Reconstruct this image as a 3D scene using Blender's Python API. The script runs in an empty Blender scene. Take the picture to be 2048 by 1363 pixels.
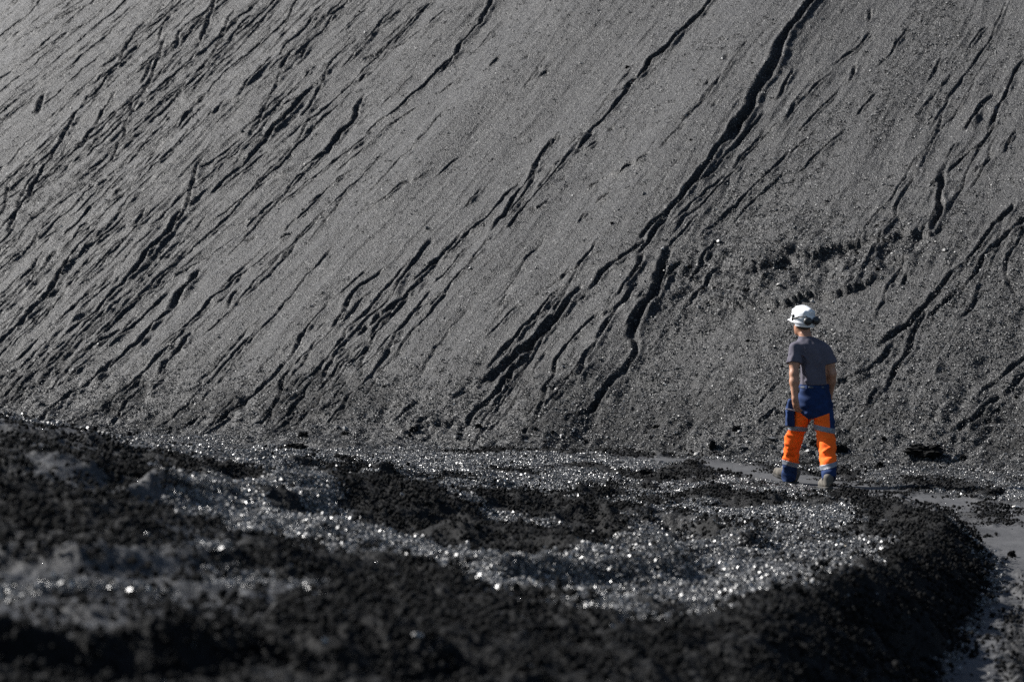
import bpy, bmesh, math, random
import numpy as np
from mathutils import Vector, Matrix, noise as mnoise
rad = math.radians
random.seed(7)
rng = np.random.default_rng(11)
S = bpy.context.scene
C = S.collection

# ------------------------------------------------------------------ camera, sky, sun, exposure
CAM_H, PITCH = 2.2, rad(1.465)
K = 36.0 / 2048 / 100.0                       # tangent of one photo pixel (100 mm lens)
FOCUS = 28.9
cam = bpy.data.cameras.new('camera'); cam_o = bpy.data.objects.new('camera', cam); C.objects.link(cam_o)
cam.lens = 100; cam.sensor_width = 36; cam.clip_start = 0.1; cam.clip_end = 2000
cam_o.location = (0, 0, CAM_H); cam_o.rotation_euler = (math.pi / 2 - PITCH, 0, 0)
cam.dof.use_dof = True; cam.dof.focus_distance = FOCUS; cam.dof.aperture_fstop = 2.9
S.camera = cam_o
SUN_EL, SUN_B = rad(37), rad(23)              # height; how far behind the left-hand side
sdir = Vector((-math.cos(SUN_EL) * math.cos(SUN_B), math.cos(SUN_EL) * math.sin(SUN_B), math.sin(SUN_EL)))
w = bpy.data.worlds.new('World'); S.world = w; w.use_nodes = True
nt = w.node_tree; nt.nodes.clear()
sky = nt.nodes.new('ShaderNodeTexSky'); sky.sky_type = 'NISHITA'; sky.sun_disc = False
sky.sun_elevation = SUN_EL; sky.sun_rotation = -(math.pi / 2 - SUN_B)
bg = nt.nodes.new('ShaderNodeBackground'); bg.inputs['Strength'].default_value = 0.05
ow = nt.nodes.new('ShaderNodeOutputWorld')
nt.links.new(sky.outputs[0], bg.inputs[0]); nt.links.new(bg.outputs[0], ow.inputs[0])
sl = bpy.data.lights.new('sun', 'SUN'); sl.energy = 5.0; sl.angle = rad(0.5); sl.color = (1, .975, .94)
so = bpy.data.objects.new('sun', sl); C.objects.link(so); so.location = (-20, 20, 30)
so.rotation_euler = sdir.to_track_quat('Z', 'Y').to_euler()
S.view_settings.view_transform = 'Standard'; S.view_settings.look = 'None'
S.view_settings.gamma = 1; S.view_settings.use_curve_mapping = False
S.view_settings.exposure = 1.17
S.render.engine = 'CYCLES'
S.cycles.use_denoising = False
S.cycles.max_bounces = 4; S.cycles.diffuse_bounces = 2; S.cycles.glossy_bounces = 2

# ------------------------------------------------------------------ projection helpers (photo pixel <-> place)
cp, sp_ = math.cos(PITCH), math.sin(PITCH)
def ray(px, py):
    X = (np.asarray(px, float) - 1024) * K; Y = (681.5 - np.asarray(py, float)) * K
    return X, cp + Y * sp_, -sp_ + Y * cp
def at_depth(px, py, y):
    a, b, c = ray(px, py)
    return np.stack([a / b * y, np.zeros_like(a) + y, CAM_H + c / b * y], -1)
def at_z(px, py, z=0.0):
    a, b, c = ray(px, py); t = (z - CAM_H) / c
    return np.stack([a * t, b * t, np.zeros_like(a) + z], -1)
def project(P):
    x, y, z = P[..., 0], P[..., 1], P[..., 2] - CAM_H
    f = y * cp - z * sp_; u = y * sp_ + z * cp
    f = np.where(f < .5, .5, f)
    return 1024 + x / f / K, 681.5 - u / f / K

# ------------------------------------------------------------------ numpy noise
TAB = rng.random((256, 256)).astype(np.float32)
def vnoise(u, v, seed=0):
    u = u + seed * 17.31; v = v + seed * 9.77
    iu = np.floor(u).astype(np.int64); iv = np.floor(v).astype(np.int64)
    fu = (u - iu); fv = (v - iv)
    fu = fu * fu * (3 - 2 * fu); fv = fv * fv * (3 - 2 * fv)
    a = TAB[iu & 255, iv & 255]; b = TAB[(iu + 1) & 255, iv & 255]
    c = TAB[iu & 255, (iv + 1) & 255]; d = TAB[(iu + 1) & 255, (iv + 1) & 255]
    return (a + (b - a) * fu) * (1 - fv) + (c + (d - c) * fu) * fv
def fbm(u, v, octv=4, seed=0, gain=.5):
    s = 0; a = 1; t = 0
    for o in range(octv):
        s = s + a * vnoise(u * 2 ** o + o * 3.7, v * 2 ** o - o * 5.1, seed + o); t += a; a *= gain
    return s / t
def billow(u, v, octv=4, seed=0, gain=.5):
    s = 0; a = 1; t = 0
    for o in range(octv):
        s = s + a * np.abs(2 * vnoise(u * 2 ** o + o * 3.7, v * 2 ** o - o * 5.1, seed + o) - 1); t += a; a *= gain
    return s / t
def sstep(e0, e1, x):
    t = np.clip((x - e0) / (e1 - e0), 0, 1); return t * t * (3 - 2 * t)
def in_poly(px, py, poly):
    """signed distance in pixels, positive inside"""
    poly = np.array(poly, float); n = len(poly)
    inside = np.zeros(px.shape, bool); dmin = np.full(px.shape, 1e9, np.float32)
    for i in range(n):
        x1, y1 = poly[i]; x2, y2 = poly[(i + 1) % n]
        cond = ((y1 > py) != (y2 > py)) & (px < (x2 - x1) * (py - y1) / (y2 - y1 + 1e-12) + x1)
        inside ^= cond
        dmin = np.minimum(dmin, seg_d(px, py, x1, y1, x2, y2))
    return np.where(inside, dmin, -dmin)
def seg_d(px, py, x1, y1, x2, y2, ax=1.0):
    dx, dy = (x2 - x1) * ax, y2 - y1; L = dx * dx + dy * dy + 1e-12
    qx, qy = (px - x1) * ax, py - y1
    t = np.clip((qx * dx + qy * dy) / L, 0, 1)
    return np.hypot(qx - t * dx, qy - t * dy)
def line_d(px, py, pts, ax=1.0):
    d = np.full(px.shape, 1e9, np.float32)
    for (x1, y1), (x2, y2) in zip(pts[:-1], pts[1:]):
        d = np.minimum(d, seg_d(px, py, x1, y1, x2, y2, ax))
    return d

# ------------------------------------------------------------------ object helpers
def mesh_np(name, V, F, mats=(), smooth=False):
    me = bpy.data.meshes.new(name)
    V = np.ascontiguousarray(V, np.float32).reshape(-1, 3); F = np.asarray(F, np.int32); n = F.shape[1]
    me.vertices.add(len(V)); me.vertices.foreach_set('co', V.ravel())
    me.loops.add(F.size); me.loops.foreach_set('vertex_index', F.ravel())
    me.polygons.add(len(F))
    me.polygons.foreach_set('loop_start', np.arange(0, F.size, n, dtype=np.int32))
    me.polygons.foreach_set('use_smooth', np.full(len(F), smooth))
    for m in mats: me.materials.append(m)
    me.update(calc_edges=True)
    return me
def link(name, me, parent=None):
    o = bpy.data.objects.new(name, me); C.objects.link(o)
    if parent is not None: o.parent = parent
    return o
def attr(me, name, vals):
    a = me.attributes.new(name, 'FLOAT', 'POINT'); a.data.foreach_set('value', np.ascontiguousarray(vals, np.float32).ravel())
def tag(o, label=None, cat=None, group=None, kind=None):
    if label: o['label'] = label
    if cat: o['category'] = cat
    if group: o['group'] = group
    if kind: o['kind'] = kind
    return o
def grid_faces(nu, nv, wrap=False):
    i = np.arange(nu if wrap else nu - 1)[:, None]; j = np.arange(nv - 1)[None, :]
    i2 = (i + 1) % nu
    return np.stack([i * nv + j, i2 * nv + j, i2 * nv + j + 1, i * nv + j + 1], -1).reshape(-1, 4)

# ------------------------------------------------------------------ materials
def mat(name):
    m = bpy.data.materials.new(name); m.use_nodes = True
    n = m.node_tree.nodes; return m, n, m.node_tree.links, n['Principled BSDF']
def nd(n, t, **kw):
    x = n.new(t)
    for k_, v in kw.items(): x.inputs[k_].default_value = v
    return x
def ramp(n, l, src, stops):
    r = n.new('ShaderNodeValToRGB'); e = r.color_ramp.elements
    while len(e) < len(stops): e.new(.5)
    for s_, (p, c) in zip(e, stops): s_.position = p; s_.color = (*c, 1) if len(c) == 3 else c
    l.new(src, r.inputs[0]); return r
def mixc(n, l, f, a, b, typ='MIX'):
    m = n.new('ShaderNodeMix'); m.data_type = 'RGBA'; m.blend_type = typ
    for sock, v in ((m.inputs[0], f), (m.inputs[6], a), (m.inputs[7], b)):
        if hasattr(v, 'links'): l.new(v, sock)
        else: sock.default_value = v if not isinstance(v, tuple) else (*v, 1)
    return m.outputs[2]

def terrain_mat(name):
    m, n, l, b = mat(name)
    tc = n.new('ShaderNodeTexCoord')
    soil = n.new('ShaderNodeAttribute'); soil.attribute_name = 'soil'
    comp = n.new('ShaderNodeAttribute'); comp.attribute_name = 'compact'
    n1 = nd(n, 'ShaderNodeTexNoise', Scale=130, Detail=3, Roughness=.65); l.new(tc.outputs['Object'], n1.inputs['Vector'])
    n2 = nd(n, 'ShaderNodeTexNoise', Scale=1.3, Detail=5, Roughness=.6); l.new(tc.outputs['Object'], n2.inputs['Vector'])
    v1 = nd(n, 'ShaderNodeTexVoronoi', Scale=105); l.new(tc.outputs['Object'], v1.inputs['Vector'])
    sep = n.new('ShaderNodeSeparateColor'); l.new(v1.outputs['Color'], sep.inputs[0])
    v2 = nd(n, 'ShaderNodeTexVoronoi', Scale=46); l.new(tc.outputs['Object'], v2.inputs['Vector'])
    sep2 = n.new('ShaderNodeSeparateColor'); l.new(v2.outputs['Color'], sep2.inputs[0])
    cob = ramp(n, l, sep2.outputs[1], [(0, (.45,) * 3), (.6, (.9,) * 3), (.9, (1.4,) * 3), (1, (2.8,) * 3)])
    grain = ramp(n, l, sep.outputs[0], [(0, (.0045, .0044, .0045)), (.55, (.0122, .0121, .0124)), (.88, (.031, .0306, .0306)), (1, (.17, .169, .163))])
    broad = ramp(n, l, n2.outputs[0], [(.3, (.68, .68, .70)), (.7, (1.2, 1.19, 1.17))])
    rock = mixc(n, l, 1.0, mixc(n, l, 1.0, grain.outputs[0], broad.outputs[0], 'MULTIPLY'), cob.outputs[0], 'MULTIPLY')
    scol = ramp(n, l, n1.outputs[0], [(.3, (.003, .003, .0031)), (.7, (.0088, .0087, .0086))])
    c1 = mixc(n, l, soil.outputs['Fac'], rock, scol.outputs[0])
    ccol = ramp(n, l, n2.outputs[0], [(.3, (.048, .0485, .051)), (.7, (.074, .0745, .077))])
    cg = mixc(n, l, .35, ccol.outputs[0], mixc(n, l, 1.0, ccol.outputs[0], ramp(n, l, n1.outputs[0], [(.3, (.55,) * 3), (.7, (1.4,) * 3)]).outputs[0], 'MULTIPLY'))
    c2 = mixc(n, l, comp.outputs['Fac'], c1, cg)
    l.new(c2, b.inputs['Base Color'])
    # grain relief: every grain gets its own tilt
    h = n.new('ShaderNodeMath'); h.operation = 'MULTIPLY_ADD'; h.inputs[1].default_value = .9
    l.new(v1.outputs['Distance'], h.inputs[0]); l.new(n1.outputs[0], h.inputs[2])
    h0 = h; h = n.new('ShaderNodeMath'); h.operation = 'MULTIPLY_ADD'; h.inputs[1].default_value = 1.5
    l.new(v2.outputs['Distance'], h.inputs[0]); l.new(h0.outputs[0], h.inputs[2])
    bp = nd(n, 'ShaderNodeBump', Distance=.016)
    st = n.new('ShaderNodeMath'); st.operation = 'MULTIPLY_ADD'; st.inputs[1].default_value = -.36; st.inputs[2].default_value = .54
    l.new(comp.outputs['Fac'], st.inputs[0]); l.new(st.outputs[0], bp.inputs['Strength'])
    l.new(h.outputs[0], bp.inputs['Height']); l.new(bp.outputs[0], b.inputs['Normal'])
    ro = n.new('ShaderNodeMath'); ro.operation = 'MULTIPLY_ADD'; ro.inputs[1].default_value = .25; ro.inputs[2].default_value = .52
    mx = n.new('ShaderNodeMath'); mx.operation = 'MAXIMUM'; l.new(soil.outputs['Fac'], mx.inputs[0]); l.new(comp.outputs['Fac'], mx.inputs[1])
    l.new(mx.outputs[0], ro.inputs[0]); l.new(ro.outputs[0], b.inputs['Roughness'])
    sp = n.new('ShaderNodeMath'); sp.operation = 'MULTIPLY_ADD'; sp.inputs[1].default_value = -.14; sp.inputs[2].default_value = .24
    l.new(mx.outputs[0], sp.inputs[0]); l.new(sp.outputs[0], b.inputs['Specular IOR Level'])
    return m
def stone_mat(name, lo, hi, rough, spec=.5, pale=0.0, tint=(1, 1, 1)):
    m, n, l, b = mat(name)
    g = n.new('ShaderNodeNewGeometry')
    oi = n.new('ShaderNodeObjectInfo')
    ad = n.new('ShaderNodeMath'); ad.operation = 'ADD'; l.new(g.outputs['Random Per Island'], ad.inputs[0]); l.new(oi.outputs['Random'], ad.inputs[1])
    fr = n.new('ShaderNodeMath'); fr.operation = 'FRACT'; l.new(ad.outputs[0], fr.inputs[0])
    T = lambda v: tuple(v * t for t in tint)
    stops = [(0, T(lo)), (.75, T((lo + hi) / 2)), (.97, T(hi))]
    if pale: stops += [(.985, (pale, pale * .97, pale * .92))]
    r = ramp(n, l, fr.outputs[0], stops)
    tc = n.new('ShaderNodeTexCoord')
    ns = nd(n, 'ShaderNodeTexNoise', Scale=60, Detail=3); l.new(tc.outputs['Object'], ns.inputs['Vector'])
    rr = ramp(n, l, ns.outputs[0], [(.3, (.7,) * 3), (.7, (1.3,) * 3)])
    l.new(mixc(n, l, 1.0, r.outputs[0], rr.outputs[0], 'MULTIPLY'), b.inputs['Base Color'])
    b.inputs['Roughness'].default_value = rough; b.inputs['Specular IOR Level'].default_value = spec
    bp = nd(n, 'ShaderNodeBump', Strength=.25, Distance=.004); l.new(ns.outputs[0], bp.inputs['Height']); l.new(bp.outputs[0], b.inputs['Normal'])
    return m
M_TER = terrain_mat('slag_terrain')
M_GRAV = stone_mat('slag_gravel', .020, .12, .5, .3, .38)
M_GLIT = stone_mat('glassy_slag', .036, .19, .34, .45, .45)
M_CLOD = stone_mat('damp_clod', .0045, .011, .9, .08)
M_SHINE = stone_mat('shiny_chip', .03, .12, .16, .7)
M_PALE = stone_mat('pale_stone', .28, .42, .55, .4, 0, (1, .96, .9))
M_TAN = stone_mat('tan_stone', .38, .5, .6, .4, 0, (1, .86, .66))
M_GREY = stone_mat('grey_stone', .07, .13, .4, .5)

# ------------------------------------------------------------------ the slag heap: a cone whose flank fills the picture
A0, R, SL, WT = rad(33), 110.0, math.tan(rad(36)), .2
AX, AY = R * math.sin(A0), 34.3 + R * math.cos(A0)
RU = R - 7
def zcone(q): return SL * WT * np.logaddexp(0, q / WT)
def on_heap(px, py):
    a, b, c = ray(px, py); lo = np.full(np.shape(a), 24.0); hi = np.full(np.shape(a), 95.0)
    for _ in range(40):
        t = (lo + hi) / 2
        q = R - np.hypot(a / b * t - AX, t - AY)
        below = CAM_H + c / b * t < zcone(q)
        hi = np.where(below, t, hi); lo = np.where(below, lo, t)
    x = a / b * hi; y = hi
    return np.arctan2(-(x - AX), -(y - AY)), np.hypot(x - AX, y - AY)      # azimuth of the fall line (0 = to the camera, + = left), radius
def polar_xy(ph, r): return AX - np.sin(ph) * r, AY - np.cos(ph) * r

EDGE = on_heap(np.array([-90, 2140, 2140, -90, 1024, 1024, 400]), np.array([-70, -70, 930, 850, -70, 890, -70]))
PH0, PH1 = EDGE[0].min() - .004, EDGE[0].max() + .004
HEAPINFO = (PH0 * RU, PH1 * RU, EDGE[1].min())
R0 = EDGE[1].min() - .2
NPH, NR = 1900, 350
ph_d = np.linspace(PH0, PH1, NPH)
ph_all = np.concatenate([ph_d, np.linspace(PH1, PH0 + 2 * math.pi, 74)[1:-1]])
r_in = np.linspace(R0 - 24, R0, 16)[:-1]
rs = np.linspace(0, 1, NR); r_d = R0 + (R + 2.6 - R0) * (rs * 1.0)
r_all = np.concatenate([r_in, r_d])
PHI, RR = np.meshgrid(ph_all, r_all, indexing='ij')
PHI_S = np.where(PHI > math.pi, PHI - 2 * math.pi, PHI)
U, Q = PHI_S * RU, R - RR                       # metres across the flank, metres up from the toe
bx, by = polar_xy(PHI, RR); bz = zcone(Q) - .14 * sstep(-.35, -1.0, Q)
HPX, HPY = project(np.stack([bx, by, bz], -1))
sl_loc = SL / (1 + np.exp(-Q / WT))
nz = 1 / np.sqrt(1 + sl_loc ** 2); nxr = sl_loc * nz
NX, NY = -np.sin(PHI) * nxr, -np.cos(PHI) * nxr
i0, j0 = 0, len(r_in)

GULLIES = []
def crop(x0, y0):
    def g(wd, *lines):
        for ln in lines: GULLIES.append((wd, [(x0 + x * .33022, y0 + y * .33022) for x, y in ln]))
    return g
VS, ST, ME, TH = (.044, .105), (.028, .074), (.021, .056), (.0155, .042)
g = crop(0, 0)
g(ST, [(1290, -30), (1265, 60), (1225, 160), (1190, 230)], [(1640, 380), (1570, 460), (1510, 520), (1470, 570)], [(560, 740), (520, 810), (490, 860)],
  [(270, 570), (240, 630), (215, 665)], [(720, 370), (640, 460), (560, 540), (500, 620), (440, 710), (380, 790), (330, 880), (270, 980), (230, 1050), (190, 1120), (120, 1220)],
  [(1850, 560), (1740, 680), (1640, 780), (1540, 890), (1470, 970)], [(1250, 540), (1180, 610), (1110, 690), (1060, 740)], [(1370, 640), (1320, 700)])
g(ME, [(1775, -30), (1740, 100), (1650, 170), (1560, 240), (1490, 310), (1400, 380), (1300, 470), (1250, 540)], [(1190, 230), (1090, 330), (1040, 390)],
  [(850, 130), (770, 240), (720, 330)], [(990, 210), (960, 340), (920, 410), (890, 470)], [(150, 610), (90, 670), (40, 710), (-40, 760)],
  [(240, 0), (190, 70), (110, 140), (0, 220)], [(950, 900), (880, 960), (830, 1050)], [(1200, 1020), (1150, 1170), (1120, 1240), (1080, 1300), (1030, 1363)],
  [(920, 1230), (860, 1310), (830, 1363)], [(1470, 970), (1400, 1040), (1300, 1130)], [(1380, 500), (1300, 600), (1200, 640), (1120, 740)],
  [(190, 1050), (150, 1090), (120, 1180), (90, 1230)], [(760, 230), (735, 300)], [(60, 1120), (20, 1220), (-30, 1300)], [(1500, 60), (1440, 140), (1380, 200)],
  [(1130, 120), (1080, 190), (1060, 240)], [(900, 380), (860, 470)], [(680, 560), (620, 650), (580, 720)], [(800, 590), (760, 660)])
g(TH, [(880, 470), (830, 580), (770, 690), (720, 800), (680, 880), (620, 970), (560, 1040)], [(560, 10), (450, 60), (330, 130), (180, 200), (120, 240)],
  [(400, 0), (300, 70), (160, 170), (40, 240)], [(500, 130), (400, 190), (250, 300), (60, 430), (-40, 500)], [(1817, 560), (1740, 600), (1650, 680), (1540, 760)],
  [(1700, 460), (1650, 560), (1590, 640)], [(820, 770), (700, 860), (600, 980), (500, 1090), (380, 1180)], [(1000, 1040), (900, 1110), (800, 1200), (740, 1280)],
  [(470, 20), (380, 90), (250, 160)], [(600, 460), (520, 560), (470, 640)], [(1100, 250), (1010, 360), (930, 450)], [(1300, 250), (1220, 380), (1120, 480), (1040, 560)],
  [(950, 600), (860, 700), (760, 800)], [(1040, 640), (960, 740), (880, 800)], [(520, 880), (440, 940), (380, 1010), (300, 1090)], [(430, 800), (380, 880), (330, 950)],
  [(600, 760), (560, 850), (520, 900)], [(1320, 1000), (1200, 1110), (1060, 1220), (960, 1330)], [(1150, 800), (1070, 900), (980, 1000)], [(1000, 100), (960, 180), (940, 260)],
  [(1400, 40), (1330, 160), (1290, 260)], [(1600, 60), (1540, 130), (1480, 190)], [(640, 620), (560, 740)], [(1420, 860), (1300, 960), (1180, 1040)], [(1600, 900), (1500, 990), (1380, 1080)],
  [(1730, 930), (1600, 1040), (1480, 1150), (1340, 1260)], [(1817, 1000), (1700, 1120), (1600, 1210), (1480, 1330)])
g = crop(500, 0)
g(ST, [(1430, -30), (1370, 90), (1310, 160), (1260, 220), (1230, 270), (1180, 330)], [(1050, 10), (990, 60), (930, 120), (880, 170), (820, 240), (770, 280)],
  [(650, 580), (620, 650), (570, 720), (520, 780), (470, 850)], [(390, 570), (340, 640), (300, 660)], [(700, 410), (660, 450)], [(350, 290), (310, 350)], [(130, 370), (60, 460), (0, 510)])
g(ME, [(1180, 330), (1080, 430), (1010, 500), (930, 570), (860, 630)], [(560, 560), (500, 620), (420, 690), (340, 780), (250, 860), (190, 940)], [(380, 660), (300, 720), (240, 780)],
  [(470, 850), (400, 890), (350, 930), (300, 960)], [(690, 780), (640, 830), (580, 870), (500, 930)], [(240, 350), (210, 420)], [(400, 390), (350, 450)], [(560, 60), (500, 110), (440, 130)],
  [(1780, 850), (1740, 920), (1700, 1000), (1640, 1090), (1600, 1150), (1540, 1250), (1500, 1310)], [(1580, 1090), (1520, 1150), (1450, 1220), (1400, 1290), (1340, 1363)],
  [(410, 1150), (340, 1230), (270, 1290)], [(730, 300), (660, 330)], [(180, 150), (90, 210), (0, 290)])
g(TH, [(860, 640), (760, 700), (690, 780)], [(500, 930), (400, 1010), (300, 1080), (180, 1180), (60, 1250), (-40, 1300)], [(1000, 610), (900, 670), (810, 740), (740, 800)],
  [(1230, 930), (1180, 980), (1140, 1020)], [(1050, 1030), (1000, 1080), (920, 1080), (870, 1120), (810, 1180), (740, 1230)], [(270, 1290), (200, 1363)], [(1390, 1110), (1310, 1200)],
  [(700, 60), (620, 140), (540, 200)], [(840, 60), (760, 150), (690, 220)], [(1140, 60), (1040, 150), (940, 220), (860, 260)], [(620, 240), (540, 320), (470, 400)],
  [(470, 410), (420, 500), (380, 560)], [(200, 560), (100, 650), (0, 760)], [(120, 610), (60, 700), (0, 790)], [(600, 1000), (480, 1090), (380, 1170)], [(220, 1000), (100, 1060), (0, 1120)],
  [(760, 800), (640, 900), (540, 980)], [(1500, 330), (1450, 380)], [(1480, 100), (1400, 200), (1300, 290)], [(960, 420), (880, 490), (820, 560)], [(1240, 440), (1140, 520)])
g = crop(1000, 0)
g(ST, [(1260, -10), (1200, 70), (1110, 150), (1030, 230), (970, 290), (910, 340), (860, 400), (810, 450)], [(540, 780), (500, 830), (455, 880)])
g(ME, [(790, 470), (760, 540), (700, 610), (620, 700), (560, 760)], [(440, 900), (380, 970), (330, 1030), (290, 1090), (230, 1150)], [(1750, 430), (1730, 500), (1690, 570)],
  [(880, 960), (830, 1000), (760, 1010), (720, 1050), (650, 1060)], [(580, 1095), (520, 1125)], [(580, 840), (540, 880), (480, 890)], [(280, 1220), (230, 1260), (170, 1270)],
  [(320, 820), (260, 880), (220, 960), (180, 1060), (130, 1150), (60, 1250)], [(1580, 690), (1500, 790), (1420, 880)], [(150, 1240), (100, 1300), (60, 1363)])
g(TH, [(230, 1150), (150, 1240)], [(1420, 880), (1350, 960), (1280, 1040), (1180, 1130)], [(1817, 600), (1760, 670), (1640, 770), (1540, 870), (1440, 970)],
  [(1450, 990), (1380, 1070), (1300, 1140), (1240, 1220), (1130, 1310), (1090, 1363)], [(1817, 850), (1700, 960), (1600, 1060), (1480, 1160), (1380, 1260), (1280, 1363)],
  [(520, 1290), (490, 1340)], [(1640, 780), (1560, 850)], [(1330, 1080), (1240, 1170), (1150, 1260), (1060, 1350)], [(660, 1180), (600, 1220)], [(280, 400), (250, 430)], [(1700, 1050), (1560, 1180), (1440, 1300)])
g(VS, [(1945, -30), (1890, 60), (1817, 140), (1770, 190), (1710, 290), (1690, 350), (1640, 430), (1580, 530), (1540, 590), (1520, 650), (1480, 720)])
g(ST, [(1480, 720), (1400, 790), (1340, 890), (1280, 980), (1210, 1070), (1140, 1150), (1090, 1210), (1020, 1290), (950, 1350)])
PITS = [(1380, 370), (1260, 530), (1320, 530), (1305, 655), (150, 330), (270, 420), (930, 480), (660, 765), (380, 1070)]
PITS = [(1000 + x * .3302, y * .3302) for x, y in PITS]
g = crop(1448, 0)
g(ST, [(1620, 570), (1560, 660), (1480, 750)], [(1340, 1020), (1330, 1120), (1300, 1200), (1300, 1280), (1270, 1363)])
g(ME, [(780, 380), (755, 460)], [(1640, 690), (1610, 800), (1560, 860), (1430, 970), (1390, 1000)], [(1600, 970), (1560, 1020), (1500, 1050)], [(1310, 1090), (1250, 1120)],
  [(1790, 390), (1740, 500), (1690, 620), (1640, 730)], [(1710, 1310), (1650, 1363)], [(430, 620), (390, 700)])
g(TH, [(620, 440), (520, 550), (430, 620)], [(230, 790), (130, 910), (60, 1000)], [(700, 790), (600, 880), (480, 1000)], [(350, 930), (250, 1040), (130, 1170), (20, 1290)],
  [(870, 40), (865, 100)], [(1400, 860), (1350, 940)], [(1100, 160), (1020, 270), (950, 350)], [(1300, 330), (1230, 440)], [(860, 190), (780, 270), (690, 350)], [(900, 560), (820, 660)],
  [(1560, 150), (1480, 260)], [(1760, 820), (1700, 920)], [(640, 560), (560, 650), (460, 760)])
g = crop(1448, 430)
g(ST, [(1720, 0), (1640, 70), (1580, 140), (1520, 220), (1460, 310)], [(1280, 500), (1200, 590), (1120, 660), (1040, 710), (975, 760)], [(990, 790), (985, 830), (930, 880)],
  [(1370, 510), (1280, 580), (1230, 620)], [(1210, 640), (1180, 680), (1140, 770), (1100, 850), (1050, 920), (1010, 1000)], [(1740, 1050), (1620, 1120), (1550, 1190), (1490, 1240), (1420, 1280)])
g(ME, [(1460, 310), (1400, 360), (1340, 430), (1280, 500)], [(930, 880), (860, 930), (780, 980), (700, 1020), (600, 1070)], [(1850, 30), (1750, 120), (1660, 210), (1590, 290), (1540, 360), (1480, 440), (1390, 500)],
  [(960, 1040), (900, 1090), (870, 1140)], [(1817, 850), (1730, 920), (1650, 1000), (1580, 1060)], [(1850, 930), (1740, 1050)], [(1700, 1130), (1600, 1230), (1570, 1250)])
g(TH, [(1817, 130), (1770, 220), (1710, 330), (1740, 410), (1760, 470)], [(380, 1000), (250, 1110), (150, 1180)], [(310, 1170), (220, 1260)], [(880, 1150), (830, 1220), (760, 1270)], [(1100, 350), (1080, 410)])
g = crop(1000, 430)
g(VS, [(1010, 240), (990, 310), (940, 400), (920, 450), (880, 530), (830, 610), (800, 670)], [(440, 490), (380, 590), (300, 650), (220, 730), (170, 790), (90, 850), (0, 920)])
g(ST, [(1020, 20), (960, 80), (910, 160), (860, 230)], [(800, 670), (820, 720), (830, 790), (790, 860), (740, 900)], [(680, 950), (620, 1030), (570, 1100), (510, 1160), (420, 1210)],
  [(850, 180), (760, 250), (650, 330), (560, 420)], [(860, 240), (850, 300), (800, 370)], [(90, 900), (40, 970), (0, 1010)])
g(ME, [(800, 370), (750, 440), (730, 470)], [(740, 520), (700, 560), (640, 600), (570, 620), (470, 700), (390, 780), (330, 860), (300, 900), (320, 950), (290, 1030), (270, 1110)],
  [(540, 480), (510, 510)], [(320, 480), (230, 590), (130, 690), (40, 780), (0, 830)], [(555, 810), (530, 860), (520, 930), (480, 970), (350, 1020)], [(1310, 150), (1250, 220), (1210, 310), (1160, 370)],
  [(1260, 330), (1200, 430), (1140, 490)], [(690, 590), (640, 680), (600, 750)], [(1080, 290), (1000, 350), (970, 470)])
g(TH, [(540, 260), (430, 350), (300, 430)], [(100, 20), (60, 70)], [(1180, 10), (1090, 130), (1020, 200)], [(410, 470), (320, 560)])
g = crop(500, 430)
g(VS, [(1817, 640), (1750, 720), (1680, 790), (1600, 850), (1520, 910)], [(780, 580), (740, 610)], [(690, 650), (660, 690)])
g(ST, [(1030, 370), (980, 430), (920, 490), (850, 530), (780, 580), (700, 650)], [(740, 340), (660, 400), (600, 460), (560, 550)], [(1030, 530), (970, 590), (940, 610)],
  [(1610, 900), (1550, 960), (1490, 1040), (1420, 1110), (1350, 1170), (1300, 1230)], [(1300, 1230), (1200, 1240), (1100, 1260), (1000, 1300), (920, 1330)], [(1000, 1140), (940, 1180), (890, 1240)], [(100, 1210), (0, 1270)])
g(ME, [(1410, 20), (1330, 60), (1270, 120), (1220, 190), (1140, 240), (1080, 280), (1030, 330)], [(1040, 170), (990, 250), (930, 330), (880, 400), (850, 460), (790, 520), (720, 560), (680, 620)],
  [(600, 710), (530, 790), (490, 850), (440, 910), (430, 970)], [(560, 550), (490, 640)], [(440, 530), (380, 590), (310, 690), (270, 770), (250, 810)], [(450, 630), (400, 660)],
  [(240, 900), (200, 960), (185, 1020), (190, 1070), (160, 1120), (120, 1170), (120, 1230)], [(150, 940), (80, 1010), (0, 1070)], [(860, 570), (800, 640)], [(740, 740), (680, 830), (620, 890)],
  [(1790, 550), (1680, 650), (1600, 740), (1530, 820), (1480, 870)], [(1450, 960), (1350, 1030), (1250, 1090)], [(550, 1130), (460, 1200)], [(400, 1260), (310, 1300)], [(1120, 1200), (1000, 1260)], [(1770, 1120), (1690, 1180)])
g(TH, [(400, 740), (320, 830), (240, 900)], [(680, 620), (600, 710)], [(430, 890), (350, 980)], [(1210, 440), (1100, 520), (1060, 560)], [(620, 890), (500, 970)], [(890, 770), (800, 830), (650, 930)],
  [(680, 940), (670, 980)], [(1620, 560), (1500, 660), (1430, 730)], [(1420, 800), (1330, 840)], [(800, 280), (740, 340)], [(1300, 190), (1200, 290), (1120, 360)], [(1400, 230), (1300, 330), (1220, 420)], [(660, 330), (590, 390), (520, 460)])
g = crop(0, 430)
g(VS, [(1190, 330), (1130, 410), (1090, 470), (1050, 530)])
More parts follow.
